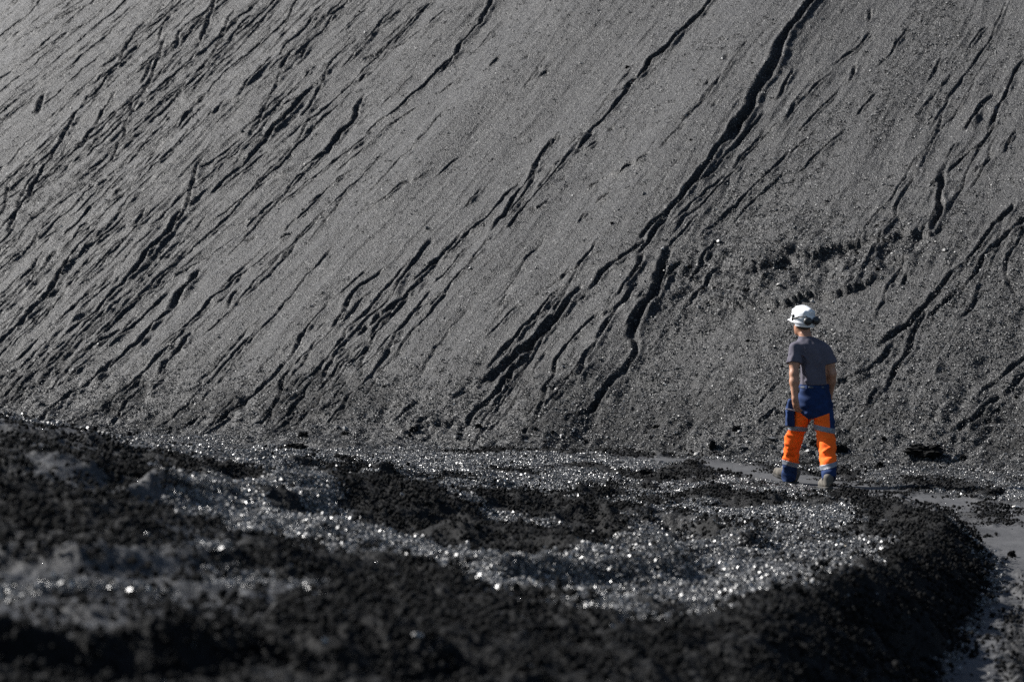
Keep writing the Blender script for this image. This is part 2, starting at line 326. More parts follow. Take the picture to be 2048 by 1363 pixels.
g(ST, [(1060, -10), (1000, 100), (950, 170), (880, 240), (810, 320)], [(800, 340), (740, 400), (680, 460), (640, 500), (600, 560), (550, 600)], [(1040, 550), (950, 640), (900, 710), (850, 780), (780, 830), (690, 910)],
  [(640, 930), (590, 990), (540, 1030), (430, 1100), (340, 1190), (250, 1270)], [(530, 150), (460, 220), (400, 310), (340, 390), (290, 470), (230, 540), (170, 620)], [(310, 220), (270, 300), (200, 360), (150, 430), (90, 480)],
  [(1150, 730), (1090, 800), (1010, 880), (980, 940)], [(1200, 1190), (1120, 1250), (1000, 1300)], [(1750, 90), (1690, 120)], [(280, 850), (220, 880), (150, 960), (100, 1040)])
g(ME, [(520, 620), (420, 710), (330, 780), (200, 890), (60, 960), (-40, 1010)], [(170, 620), (60, 720), (0, 780), (-50, 820)], [(250, 180), (190, 310), (130, 360)], [(280, 560), (200, 660), (110, 740), (60, 800), (0, 860)],
  [(1560, 270), (1450, 340), (1350, 430), (1260, 500), (1200, 590), (1140, 660), (1090, 730), (1020, 810), (940, 880), (870, 960)], [(870, 970), (850, 1020), (760, 1100), (700, 1160), (640, 1220)],
  [(850, 1060), (780, 1130), (740, 1190), (700, 1260)], [(1470, 290), (1380, 380)], [(1420, 450), (1390, 540)], [(1650, 950), (1560, 1030), (1480, 1090), (1380, 1160), (1320, 1230), (1220, 1310), (1120, 1363)],
  [(640, 740), (560, 790), (440, 880), (300, 980), (200, 1050), (100, 1110), (0, 1180)], [(100, 1040), (0, 1110)], [(530, 30), (460, 90), (390, 120)], [(90, 20), (30, 100), (-30, 160)], [(100, 210), (0, 300)], [(1530, 110), (1480, 120)], [(740, 30), (700, 80), (600, 160), (530, 200)])
g(TH, [(1400, 560), (1310, 640), (1230, 710)], [(1560, 620), (1480, 680), (1430, 750), (1390, 790)], [(1360, 820), (1300, 910), (1210, 960)], [(870, 60), (800, 110), (700, 220), (620, 320), (560, 380)],
  [(880, 440), (800, 520), (700, 620), (560, 740)], [(240, 70), (180, 140)], [(150, 50), (80, 130)], [(60, 450), (0, 550)], [(1400, 110), (1300, 200), (1150, 290), (1050, 360)], [(1040, 140), (960, 220), (880, 300)],
  [(480, 520), (360, 630), (240, 760), (100, 880), (0, 940)], [(1000, 480), (880, 590), (760, 700), (640, 800)], [(420, 760), (280, 880), (180, 980)], [(1250, 560), (1120, 680), (1000, 780)], [(960, 380), (840, 480), (700, 590)], [(580, 230), (480, 340), (400, 420)], [(400, 480), (320, 580), (200, 700)])

disp = np.zeros(PHI.shape, np.float32)
def window(ph, r, pad):
    a0 = np.searchsorted(ph_d, ph.min() - pad / RU); a1 = np.searchsorted(ph_d, ph.max() + pad / RU)
    b0 = np.searchsorted(r_all, r.min() - pad); b1 = np.searchsorted(r_all, r.max() + pad)
    return slice(a0, min(a1, NPH)), slice(b0, b1)
# broad relief of the flank
warp = fbm(U * .8, Q * .5, 3, 31) - .5
Uw = U + warp * .5 + (fbm(U * 2.6, Q * 1.1, 3, 35) - .5) * .14
broad = (fbm(Uw * .55, Q * .10, 3, 3) - .5) * .42
disp += broad.astype(np.float32)
dense_v = np.zeros(PHI.shape, bool); dense_v[:NPH, j0:] = True
# roughness zones read off the photograph
def blob(cx, cy, rx, ry, ang=0):
    c, s = math.cos(rad(ang)), math.sin(rad(ang)); dx, dy = HPX - cx, HPY - cy
    return np.exp(-(((dx * c + dy * s) / rx) ** 2 + ((-dx * s + dy * c) / ry) ** 2))
rough = np.clip(blob(330, 170, 330, 150, -42) + .9 * blob(560, 120, 260, 130, -45) + .8 * blob(120, 520, 330, 130, -42) + .7 * blob(260, 640, 330, 110, -42)
                + 1.0 * blob(800, 570, 260, 75, -40) + .55 * blob(1120, 690, 220, 90, -45) + .6 * blob(1480, 330, 220, 60, -52) + .5 * blob(1900, 300, 90, 240, 12), 0, 1)
slump = np.clip(1.15 * blob(1560, 530, 210, 62, -9) + .8 * blob(1800, 500, 110, 50, -12) + .5 * blob(1420, 560, 90, 70, 0), 0, 1)
toe = sstep(1.9, .2, Q)
right = sstep(1150, 1500, HPX) * sstep(250, 700, HPY)
st1 = 1 - billow(Uw * 2.6, Q * .25, 4, 41, .55)
st2 = 1 - billow(Uw * 7.5, Q * .5, 4, 57, .6)
st3 = fbm(Uw * 11, Q * 2.2, 4, 63, .62) - .5
disp += ((st1 ** 2 - .45) * .065 * (.18 + .72 * rough) + (st2 ** 3 - .35) * .040 * (.40 + .55 * rough) + st3 * .038 * (.55 + .6 * rough)).astype(np.float32)
lump = billow(U * 3.2, Q * 3.2, 4, 71, .6); lump2 = fbm(U * 9, Q * 8, 3, 77, .6) - .5
disp += (lump2 * (.020 + .018 * right + .05 * slump + .05 * toe) + (lump - .35) * (.16 * slump + .09 * toe + .02 * right)).astype(np.float32)
# slumped bench: two ragged scarps
for pts, hgt in (([(1768, 559), (1745, 565), (1722, 575), (1689, 587), (1659, 592), (1633, 592), (1606, 595), (1580, 602), (1540, 606), (1470, 602), (1400, 606)], .075),
                 ([(1900, 455), (1860, 475), (1821, 473), (1791, 476), (1771, 486), (1735, 493), (1699, 496), (1659, 503), (1626, 516), (1560, 520), (1480, 545)], .07)):
    pts = np.array(pts); lx = np.argsort(pts[:, 0]); yl = np.interp(HPX, pts[lx, 0], pts[lx, 1]) + (fbm(U * 2.0, Q * 2.0, 4, 83) - .5) * 18 - 4
    ends = (.65 + .7 * fbm(U * 1.6, Q * 1.6, 2, 89)) * sstep(pts[:, 0].min() - 30, pts[:, 0].min() + 60, HPX) * sstep(pts[:, 0].max() + 20, pts[:, 0].max() - 60, HPX)
    below = HPY - yl
    disp += (hgt * ends * (np.exp(-np.clip(-below, 0, None) / 45) * (below <= 0) - .35 * np.exp(-below / 16) * (below > 0)) * sstep(-30, 18, -below + 2)).astype(np.float32)
# many short rills running with the fall line where the flank is torn up
gr_ = random.Random(21); rw = np.where(dense_v, rough + .05 + .15 * sstep(1100, 200, HPX), 0)[:NPH, j0:]
rcs = np.cumsum((rw * (Q[:NPH, j0:] > .3)).ravel())
for _ in range(300):
    i_ = int(np.searchsorted(rcs, gr_.random() * rcs[-1])); a_, b_ = divmod(i_, NR)
    u_, r__ = ph_d[a_] * RU, r_all[j0 + b_]; k_ = gr_.random() ** 1.5; L_ = gr_.uniform(.5, 2.0) + 1.6 * k_
    GULLIES.append(((.009 + .009 * k_, .016 + .026 * k_), [(u_ + gr_.gauss(0, .03) + t_ * gr_.gauss(0, .05), r__ + t_ * L_) for t_ in (0, .35, .7, 1.0)], 1))
    for _b in range(gr_.choice((0, 0, 1, 2))):
        w0, pts0 = GULLIES[-1 - _b][:2]; q_ = pts0[gr_.choice((1, 2))]; s__ = gr_.choice((-1, 1)) * gr_.uniform(.06, .2); l2 = L_ * gr_.uniform(.3, .7)
        GULLIES.append(((w0[0] * .85, w0[1] * .8), [(q_[0] + s__ * t_ ** .7, q_[1] + l2 * t_) for t_ in (0, .4, 1.0)], 1))
gprox = np.zeros_like(disp)
groove = np.zeros_like(disp); levee = np.zeros_like(disp)
for gi, G_ in enumerate(GULLIES):
    (wd, dep), pts = G_[:2]; P = np.array(pts)
    if len(G_) == 3: pu, pr = P[:, 0], P[:, 1]
    else:
        ph, r = on_heap(P[:, 0], P[:, 1]); pu, pr = ph * RU, r
        a_, b_ = np.array([pu[0], pr[0]]), np.array([pu[-1], pr[-1]]); v_ = (b_ - a_) * .16          # run out past both ends
        pu = np.concatenate([[a_[0] - v_[0]], pu, [b_[0] + v_[0]]]); pr = np.concatenate([[a_[1] - v_[1]], pr, [b_[1] + v_[1]]])
    # subdivide and let the line wander
    seg = np.hypot(np.diff(pu), np.diff(pr)); tl = np.concatenate([[0], np.cumsum(seg)]); n_ = max(3, int(tl[-1] / .10))
    tt = np.linspace(0, tl[-1], n_); pu = np.interp(tt, tl, pu); pr = np.interp(tt, tl, pr)
    wob = (vnoise(tt * 3.1, np.full(n_, gi * 1.7)) - .5) * .09 + (vnoise(tt * 8, np.full(n_, gi * 3.3)) - .5) * .05
    pu = pu + wob
    sa, sb = window(pu / RU, pr, wd * 6 + .1)
    if sa.stop - sa.start < 2 or sb.stop - sb.start < 2: continue
    uu, rr = U[sa, sb], RR[sa, sb]
    best = np.full(uu.shape, 1e9); tb = np.zeros(uu.shape)
    for k in range(n_ - 1):
        dx, dy = pu[k + 1] - pu[k], pr[k + 1] - pr[k]; L2 = dx * dx + dy * dy + 1e-9
        t = np.clip(((uu - pu[k]) * dx + (rr - pr[k]) * dy) / L2, 0, 1)
        d2 = (uu - pu[k] - t * dx) ** 2 + (rr - pr[k] - t * dy) ** 2
        m_ = d2 < best; best[m_] = d2[m_]; tb[m_] = (tt[k] + t * (tt[k + 1] - tt[k]))[m_]
    d = np.sqrt(best)
    taper = np.clip(np.minimum(tb, tl[-1] - tb) / min(.30, tl[-1] * .3), 0, 1) ** .6
    mod = .80 + .4 * vnoise(tb * 2.3, np.full(tb.shape, gi * 5.1)) + .3 * (vnoise(tb * 9, uu * 9 + gi) - .5)
    ww = wd * (.75 + .5 * vnoise(tb * 2.7, np.full(tb.shape, gi * 2.9)) + .25 * (vnoise(tb * 14, uu * 14 + gi) - .3))
    amp = taper * mod
    gro = -dep * amp * np.clip(1.08 - (d / (ww * 1.25)) ** 1.25, 0, 1)
    gprox[sa, sb] = np.maximum(gprox[sa, sb], np.exp(-(d / (wd * 4 + .03)) ** 2) * taper)
    lev = dep * .32 * amp * np.exp(-((d - ww * 2.0) / (ww * .9)) ** 2)
    groove[sa, sb] = np.minimum(groove[sa, sb], gro); levee[sa, sb] = np.maximum(levee[sa, sb], lev)
for x, y in PITS:
    ph, r = on_heap(np.array([x]), np.array([y])); sa, sb = window(ph, r, .3)
    d2 = (U[sa, sb] - ph[0] * RU) ** 2 + (RR[sa, sb] - r[0]) ** 2
    groove[sa, sb] = np.minimum(groove[sa, sb], -.05 * np.exp(-d2 / .03 ** 2))
disp += gprox * ((lump2 * .035) + (lump - .35) * .03 + st3 * .035)
edge_fade = sstep(-2.2, -.6, Q)
disp = (disp + groove + levee * (1 - np.clip(-groove / .03, 0, 1))) * (.25 + .75 * edge_fade)
dense = np.zeros(PHI.shape, bool); dense[:NPH, j0:] = True
disp = np.where(dense, disp, broad)
HV = np.stack([bx + NX * disp, by + NY * disp, bz + nz * disp], -1)
heap_me = mesh_np('slag_heap', HV, grid_faces(len(ph_all), len(r_all), True), [M_TER], True)
hsoil = np.clip(.85 * (lump > .42) * slump * 0 + .5 * toe * (fbm(U * 1.5, Q * 1.5, 3, 91) > .56), 0, 1)
attr(heap_me, 'soil', hsoil); attr(heap_me, 'compact', np.zeros(hsoil.shape))
heap = tag(link('slag_heap', heap_me), 'steep flank of a dark slag heap cut by erosion gullies', 'slag heap', kind='structure')

# ------------------------------------------------------------------ the ground in front: pad, berm, mound, path
CTRL = []
def cd(px, py, d): p = at_depth(px, py, d); CTRL.append(tuple(p))
def cz(px, py, z): p = at_z(px, py, z); CTRL.append(tuple(p))
for q in [(1260, 920), (1450, 940), (1600, 965), (1560, 962), (1900, 960), (2048, 960), (1700, 950), (1100, 905), (900, 905), (1300, 900), (1500, 915), (1700, 925), (2048, 935), (2300, 960)]: cz(*q, 0.0)
for q in [(1640, 995, .0), (1760, 1024, .12), (1850, 1042, .25), (1915, 1068, .24), (1885, 1105, .34), (1800, 1143, .40), (1640, 1175, .5), (1500, 1235, .62), (1300, 1282, .68), (1150, 1335, .72), (1000, 1363, .76),
          (1300, 1200, .52), (1600, 1110, .30), (1500, 1050, .2), (1000, 1050, .33), (1000, 1000, .2), (800, 960, .15), (600, 930, .22), (1200, 960, .0), (1400, 985, .0), (1500, 1000, .02), (1580, 1020, .08), (1450, 965, -.02), (1540, 980, -.02), (1000, 935, .06), (1000, 1200, .62), (1300, 1110, .34), (1700, 1080, .24)]: cz(*q)
for q in [(0, 832, 20), (100, 850, 21), (250, 885, 22.5), (400, 905, 24), (520, 928, 26), (0, 950, 14), (200, 950, 15.5), (400, 970, 18), (0, 1050, 12), (300, 1050, 13), (600, 1050, 16), (0, 1150, 10.5), (300, 1150, 11), (600, 1150, 12.5),
          (900, 1130, 15), (0, 1240, 9.3), (300, 1240, 9.5), (600, 1240, 10.3), (900, 1240, 11.3), (0, 1345, 8.5), (300, 1345, 8.6), (700, 1345, 9.2), (-200, 850, 18), (-200, 1050, 11), (-200, 1240, 8.8)]: cd(*q)
FOOT = at_z(np.array([1560, 1640, 1740, 1850, 1910, 1968, 1974, 1964, 1915, 1872, 1855, 1830]), np.array([964, 979, 997, 1027, 1066, 1122, 1150, 1205, 1262, 1340, 1363, 1500]))
for (fx, fy, _), fz in zip(FOOT, [.0, .0, .07, .2, .29, .32, .34, .42, .5, .6, .62, .7]): CTRL.append((fx, fy, fz))
CTRL += [(-6.5, 27, .1), (-5, 29, .05), (-8, 30, 0), (-3.4, 30.5, .02), (-9, 36, 0), (-6, 37, 0), (0, 37, 0), (6, 36, 0), (9, 30, 0), (-9, 22, .9), (-7, 16, 1.2), (-6, 10, 1.2), (-4, 5, 1.1), (0, 5, .85), (2.6, 5, .6), (-3, 1, 1.0), (0, 0, .6), (0, 7.5, .84), (1.2, 9, .55)]
CT = np.array(CTRL)
def tps(d): return np.where(d > 1e-9, d * d * np.log(d + 1e-12), 0)
n_ = len(CT); D = np.hypot(CT[:, None, 0] - CT[None, :, 0], CT[:, None, 1] - CT[None, :, 1])
A_ = np.zeros((n_ + 3, n_ + 3)); A_[:n_, :n_] = tps(D) + np.eye(n_) * .25
A_[:n_, n_] = 1; A_[:n_, n_ + 1:] = CT[:, :2]; A_[n_:, :n_] = A_[:n_, n_:].T
coef = np.linalg.solve(A_, np.concatenate([CT[:, 2], [0, 0, 0]]))
t_d = np.linspace(-.215, .215, 620)
t_side = .215 + np.cumsum(.004 * 1.22 ** np.arange(34))
t_all = np.concatenate([-t_side[::-1], t_d, t_side])
y_d = 7.2 * (38.0 / 7.2) ** np.linspace(0, 1, 880)
y_all = np.concatenate([np.linspace(-60, 7.0, 24), y_d, 38.0 + np.cumsum(.2 * 1.25 ** np.arange(30))])
T2, Y2 = np.meshgrid(t_all, y_all, indexing='ij')
X2 = T2 * np.maximum(Y2, 6)
xe = np.clip(X2, -11, 10); ye = np.clip(Y2, 0, 40)
Z2 = np.zeros(X2.shape); 
for k in range(n_): Z2 += coef[k] * tps(np.hypot(xe - CT[k, 0], ye - CT[k, 1]))
Z2 += coef[n_] + coef[n_ + 1] * xe + coef[n_ + 2] * ye
fpoly = [tuple(p[:2]) for p in FOOT] + [(1.5, 10), (1.2, 5), (0.5, -10), (-30, -10), (-30, 40), (FOOT[0][0] - 2.5, 36), (FOOT[0][0] - 1.2, 32.5)]
fdist = in_poly(X2, Y2, fpoly) + (fbm(X2 * 1.7, Y2 * 1.2, 4, 201) - .5) * .22
rise = 1.04 * np.clip(fdist, 0, None)
k_s = .07; hh = np.clip(.5 + .5 * (rise - Z2) / k_s, 0, 1)
Z2 = rise * (1 - hh) + Z2 * hh - k_s * hh * (1 - hh) * (rise > 0)
away = np.clip(np.hypot(X2 - xe, Y2 - ye) / 12, 0, 1)
Z2 = np.clip(Z2, -.05, 1.5) * (1 - sstep(0, 1, away))
GPX, GPY = project(np.stack([X2, Y2, Z2], -1))
inview = sstep(.30, .24, np.abs(T2)) * sstep(6.6, 7.4, Y2) * sstep(39, 37.5, Y2)
jx = (fbm(X2 * 2.2, Y2 * 1.1, 4, 12) - .5) ; jy = (fbm(X2 * 2.6, Y2 * 1.3, 4, 19) - .5)
MX, MY = GPX + jx * 60, GPY + jy * 34
# --- what lies where
BERM = [(1600, 982), (1650, 1000), (1735, 1040), (1785, 1085), (1760, 1128), (1650, 1168), (1500, 1215), (1350, 1252), (1150, 1292), (1000, 1325), (850, 1363), (700, 1420), (700, 1700), (1750, 1700), (1880, 1363), (1925, 1270), (1970, 1200), (1972, 1140), (1920, 1075), (1850, 1030), (1730, 1000), (1660, 978)]
ROW1 = [(640, 1000), (800, 1003), (900, 1028), (1000, 1018), (1120, 1035), (1280, 1062), (1260, 1100), (1200, 1128), (1120, 1140), (1000, 1132), (880, 1110), (820, 1080), (700, 1050)]
NEAR = [(560, 1128), (720, 1136), (830, 1150), (950, 1195), (1050, 1232), (1200, 1248), (1320, 1270), (1150, 1400), (1150, 1800), (-400, 1800), (-400, 1268), (0, 1268), (300, 1282), (500, 1262), (660, 1205), (560, 1180), (420, 1150), (420, 1120)]
MOUND = [(-400, 700), (0, 700), (0, 850), (150, 868), (300, 905), (480, 935), (600, 975), (560, 985), (330, 985), (320, 1030), (430, 1075), (300, 1110), (420, 1150), (400, 1185), (-400, 1185)]
PATH = [(1220, 914), (1330, 915), (1460, 926), (1560, 938), (1650, 950), (1720, 965), (1830, 985), (1960, 1000), (2048, 1008), (2600, 1040), (2600, 1100), (2300, 1800), (1750, 1800), (1885, 1363), (1935, 1268), (1985, 1200), (1990, 1130), (1930, 1075), (1860, 1030), (1780, 1003), (1700, 988), (1600, 972), (1500, 955), (1400, 938), (1300, 928)]
PATCH = [[(300, 1075), (420, 1068), (560, 1070), (700, 1100), (730, 1128), (560, 1126), (430, 1118), (330, 1110)], [(-300, 1200), (100, 1195), (350, 1185), (560, 1190), (650, 1205), (480, 1262), (300, 1278), (100, 1270), (-300, 1262)], [(190, 985), (260, 1000), (250, 1060), (180, 1050)]]
STREAK = [[(0, 858), (60, 862), (110, 866)], [(220, 888), (300, 892)], [(225, 930), (270, 938), (330, 942)], [(310, 958), (380, 962), (430, 968)], [(400, 978), (470, 985), (520, 990)], [(0, 918), (60, 922), (100, 920)], [(130, 905), (220, 915)]]
soil = np.zeros(X2.shape); 
for poly in (BERM, ROW1, NEAR, MOUND): soil = np.maximum(soil, sstep(-6, 8, in_poly(MX, MY, poly)))
berm_m = in_poly(MX, MY, BERM)
pth = sstep(-3, 7, in_poly(GPX + jx * 26, GPY + jy * 12, PATH))
comp = pth.copy()
for poly in PATCH: comp = np.maximum(comp, sstep(-10, 14, in_poly(MX, MY, poly)) * .6 * sstep(.36, .62, fbm(X2 * 1.6, Y2 * 1.0, 5, 77)))
for ln in STREAK: comp = np.maximum(comp, .9 * np.exp(-(line_d(GPX + jx * 20, GPY + jy * 8, ln, .5) / 6.0) ** 2))
# soil crumbs lying over the far side of the path and in its middle
crumb = fbm(X2 * 3.2, Y2 * .9, 4, 44)
over = sstep(.50, .58, crumb) * np.clip(np.exp(-(line_d(GPX, GPY, [(1690, 945), (1760, 958), (1850, 975), (2048, 992)], .3) / 13) ** 2) + .9 * np.exp(-(line_d(GPX, GPY, [(1800, 1010), (1950, 1030), (2048, 1045)], .3) / 22) ** 2) + .8 * np.exp(-(line_d(GPX, GPY, [(2048, 1180), (2030, 1363)], 1) / 45) ** 2), 0, 1)
comp = comp * (1 - .85 * over); strip = np.exp(-(line_d(GPX + jx * 30, GPY + jy * 8, [(900, 1034), (1000, 1052), (1150, 1078), (1300, 1100)], .4) / 6) ** 2)
soil = soil * (1 - strip)
rowm = np.zeros(X2.shape)
for ln in ([(1180, 1060), (1300, 1068), (1400, 1076), (1500, 1106)], [(1250, 1016), (1400, 1014), (1540, 1010)], [(1050, 1112), (1200, 1120), (1320, 1138)],
           [(560, 952), (700, 962), (900, 968)], [(1380, 958), (1460, 966), (1560, 984)], [(1100, 1000), (1250, 1004)], [(1180, 972), (1300, 982)], [(1240, 945), (1340, 952)], [(880, 985), (1010, 992)]):
    rowm = np.maximum(rowm, np.exp(-(line_d(GPX + jx * 50, GPY + jy * 16, ln, .4) / 6.5) ** 2))
rowm = np.clip(rowm * sstep(.42, .58, fbm(X2 * 2.1, Y2 * 1.3, 3, 333)) * 1.2, 0, 1)
soil = np.maximum(soil, rowm * .9)
soil = np.maximum(soil, .85 * sstep(.60, .68, fbm(X2 * 1.5, Y2 * .9, 4, 345)) * (GPY > 930) * (1 - .7 * np.exp(-((GPX - 1500) / 330) ** 2 - ((GPY - 1110) / 70) ** 2)))
comp = np.maximum(comp, .55 * sstep(.40, .62, fbm(X2 * 1.2, Y2 * .8, 5, 401)) * sstep(-10, 10, in_poly(MX, MY, MOUND)))
pm = np.zeros(X2.shape)
for poly in PATCH: pm = np.maximum(pm, sstep(-10, 14, in_poly(MX, MY, poly)))
soil = np.maximum(soil, pm * .8)
soil = np.maximum(soil * (1 - comp), over * .95)
dark_band = np.exp(-(line_d(GPX + jx * 40, GPY + jy * 10, [(880, 906), (1100, 908), (1280, 912), (1420, 912), (1640, 930)], .3) / 4.5) ** 2)
soil = np.maximum(soil, dark_band * .9)
gravel = np.clip(1 - soil - comp, 0, 1)
# --- relief
ROWS = [([(610, 1004), (760, 1012), (830, 1020), (900, 1037), (1000, 1025), (1100, 1040), (1250, 1064)], 14, .20), ([(900, 1085), (1000, 1096), (1150, 1132), (1300, 1155)], 12, .14),
        ([(560, 1134), (700, 1142), (850, 1162), (950, 1196), (1050, 1222), (1200, 1246)], 14, .07), ([(0, 1276), (150, 1292), (300, 1286), (420, 1288)], 9, .07), ([(480, 1212), (560, 1200), (640, 1205), (720, 1225)], 8, .03),
        ([(1250, 1014), (1400, 1012), (1540, 1008)], 4.5, .10), ([(1180, 1058), (1300, 1066), (1400, 1074), (1500, 1104)], 4.5, .17), ([(1250, 1134), (1400, 1124), (1600, 1132)], 4.5, .07), ([(1050, 1110), (1200, 1118), (1320, 1136)], 4.5, .15),
        ([(1420, 1090), (1560, 1078), (1660, 1084)], 4, .06), ([(640, 985), (900, 990), (1010, 992)], 4, .10), ([(330, 995), (450, 1003), (600, 1022)], 8, .12), ([(660, 1070), (800, 1100), (980, 1150), (1100, 1170)], 8, .06), ([(1000, 1165), (1150, 1170), (1350, 1172)], 5, .13),
        ([(1100, 1000), (1250, 1004)], 3.5, .10), ([(1180, 972), (1300, 982)], 3, .09), ([(1380, 958), (1460, 966), (1560, 984)], 3, .06), ([(520, 930), (640, 940), (800, 938)], 4, .09), ([(560, 952), (700, 962), (900, 968)], 3.5, .12), ([(0, 880), (70, 900), (100, 925)], 14, .08), ([(80, 950), (150, 968), (230, 960)], 12, .08), ([(260, 930), (330, 936), (420, 955)], 8, .06), ([(330, 965), (450, 985), (560, 985)], 8, .07),
        ([(0, 1020), (120, 1040), (280, 1090)], 16, .07), ([(60, 1120), (200, 1150), (400, 1140)], 14, .07), ([(1790, 1034), (1850, 1046), (1905, 1072)], 7, .05), ([(1885, 1106), (1800, 1145), (1640, 1178), (1500, 1236), (1300, 1284), (1150, 1335)], 13, .02)]
zr = np.zeros(X2.shape)
for ln, s_, h_ in ROWS:
    jk = .4 if s_ < 6 else .8; d = line_d(GPX + jx * 50 * jk, GPY + jy * 22 * jk, ln, .13); zr = np.maximum(zr, h_ * np.exp(-(d / s_) ** 2) * (.45 + .9 * fbm(X2 * 2, Y2 * 1.5, 3, 27)))
RUT = [([(700, 1058), (800, 1078), (900, 1105)], 9, .05), ([(0, 1310), (200, 1325), (420, 1322), (560, 1300)], 16, .16), ([(700, 1340), (900, 1352), (1000, 1370)], 14, .14), ([(500, 1280), (560, 1320)], 16, .10), ([(1200, 1080), (1400, 1092), (1500, 1088)], 7, .06), ([(940, 1068), (1100, 1075), (1250, 1085)], 7, .06)]
for ln, s_, h_ in RUT: zr = zr - h_ * np.exp(-(line_d(GPX + jx * 50, GPY + jy * 22, ln, .45) / s_) ** 2)
lum = (.5 - billow(X2 * 3.0, Y2 * 2.6, 5, 101, .55)); lum2 = (fbm(X2 * 11, Y2 * 9, 3, 107, .6) - .5)
und = fbm(X2 * .9, Y2 * .7, 3, 113) - .5
flat = np.clip(np.maximum(pth, comp * .6), 0, 1)
relief = und * .13 * (1 - .8 * flat) + (lum * .14 + lum2 * .06) * soil + (lum * .07 + lum2 * .045) * gravel + (fbm(X2 * 3, Y2 * 2, 3, 121) - .5) * .025 * flat + (fbm(X2 * 16, Y2 * 10, 2, 127) - .5) * .010 * flat
# tyre lugs pressed into the right-hand verge
lug = sstep(1996, 2012, GPX + (1363 - GPY) * -.10 + 8) * sstep(1120, 1180, GPY)
relief = relief - .05 * lug * (np.sin(Y2 / .115 * 2 * math.pi + X2 * 6) > .1) * pth + over * (crumb - .5) * .05
Z3 = Z2 + (np.minimum(zr, .15) + relief) * inview
# hold the ground level under the walker's feet
foot = at_z(1655, 978, 0.0)
fl = np.exp(-(((X2 - foot[0] + .12) / .75) ** 2 + ((Y2 - foot[1] - .35) / .95) ** 4))
Z3 = Z3 * (1 - fl)
under = sstep(.3, 2.5, R - np.hypot(X2 - AX, Y2 - AY))        # dip below the heap
Z3 = Z3 - under * .5
GV = np.stack([X2, Y2, Z3], -1)
GF = grid_faces(len(t_all), len(y_all))
GF = GF[:, ::-1][:, [0, 1, 2, 3]] if False else GF
GX1, GY1 = project(GV)
flatv = lambda a: np.asarray(a).reshape(-1)
fmean = lambda a: flatv(a)[GF].mean(1)
fin = fmean(inview) > .05
f_path = fin & (fmean(pth) > .5)
f_berm = fin & ~f_path & (fmean(sstep(-1, 1, berm_m)) > .5)
f_mound = fin & ~f_path & ~f_berm & (fmean(sstep(-1, 1, in_poly(GPX, GPY, MOUND))) > .5)
f_rest = ~(f_path | f_berm | f_mound)
for nm, fm, lab in (('ground', f_rest, 'black gravel ground with ridges of dark soil'), ('path', f_path, 'smooth grey compacted path curving round the berm'), ('berm', f_berm, 'dark soil berm along the path with its near flank in shadow'), ('mound', f_mound, 'dark low mound rising at the left edge')):
    Fs = GF[fm]; used, inv = np.unique(Fs, return_inverse=True)
    me = mesh_np(nm, GV.reshape(-1, 3)[used], inv.reshape(-1, 4), [M_TER], True)
    attr(me, 'soil', flatv(soil)[used]); attr(me, 'compact', flatv(comp)[used])
    tag(link(nm, me), lab, None, None, 'structure')

# ------------------------------------------------------------------ loose stones
def hull_stone(rs, n=9, flatn=1.0, lump_=0.0):
    bm = bmesh.new()
    for _ in range(n):
        v = Vector((rs.gauss(0, 1), rs.gauss(0, 1), rs.gauss(0, 1))).normalized()
        bm.verts.new((v.x * rs.uniform(.75, 1.15), v.y * rs.uniform(.7, 1.0), v.z * rs.uniform(.6, .95) * flatn))
    r_ = bmesh.ops.convex_hull(bm, input=bm.verts)
    dead = [e for e in r_['geom_interior'] + r_['geom_unused'] if isinstance(e, bmesh.types.BMVert)]
    bmesh.ops.delete(bm, geom=list(set(dead)), context='VERTS')
    return bm
def tri_arrays(bm):
    bmesh.ops.triangulate(bm, faces=bm.faces)
    bm.verts.index_update()
    V = np.array([v.co[:] for v in bm.verts]); F = np.array([[v.index for v in f.verts] for f in bm.faces]); bm.free(); return V, F
rs_ = random.Random(5)
BASE = [tri_arrays(hull_stone(rs_, rs_.choice((7, 8, 9)), rs_.uniform(.6, 1))) for _ in range(14)]
def clod_arrays(seed, sub=2, amp=.35):
    bm = bmesh.new(); bmesh.ops.create_icosphere(bm, subdivisions=sub, radius=1)
    for v in bm.verts:
        p = v.co.normalized(); s_ = 1 + amp * mnoise.noise(p * 1.6 + Vector((seed * 3.1, 0, seed))) + amp * .7 * mnoise.noise(p * 4 + Vector((0, seed * 7.7, 2))) + amp * .45 * mnoise.noise(p * 9 + Vector((seed, 4, 2)))
        v.co = Vector((p.x * s_, p.y * s_ * .85, p.z * s_ * .72))
    return tri_arrays(bm)
CLODB = [clod_arrays(i, 1, .45) for i in range(8)]
def rotm(r_):
    q = Matrix.Rotation(r_.uniform(0, 6.28), 3, 'X') @ Matrix.Rotation(r_.uniform(0, 6.28), 3, 'Y') @ Matrix.Rotation(r_.uniform(0, 6.28), 3, 'Z')
    return np.array(q)
def patch(name, base, n, rad_, smin, smax, m, seed, pw=2.0):
    r_ = random.Random(seed); Vs, Fs, o = [], [], 0
    for _ in range(n):
        V, F = r_.choice(base); s_ = smin + (smax - smin) * r_.random() ** pw
        a = r_.uniform(0, 6.28); d = rad_ * math.sqrt(r_.random())
        V = (V * s_) @ rotm(r_).T + np.array([d * math.cos(a), d * math.sin(a), s_ * r_.uniform(.0, .5)])
        Vs.append(V); Fs.append(F + o); o += len(V)
    return mesh_np(name, np.concatenate(Vs), np.concatenate(Fs), [m], False)
def coll(name, meshes):
    c = bpy.data.collections.new(name)
    for i, me in enumerate(meshes):
        o = bpy.data.objects.new(name, me); c.objects.link(o)
    return c
K_FINE = coll('fine_grit', [patch('fine_grit', BASE, 16, .06, .003, .009, M_GRAV, 100 + i) for i in range(6)])
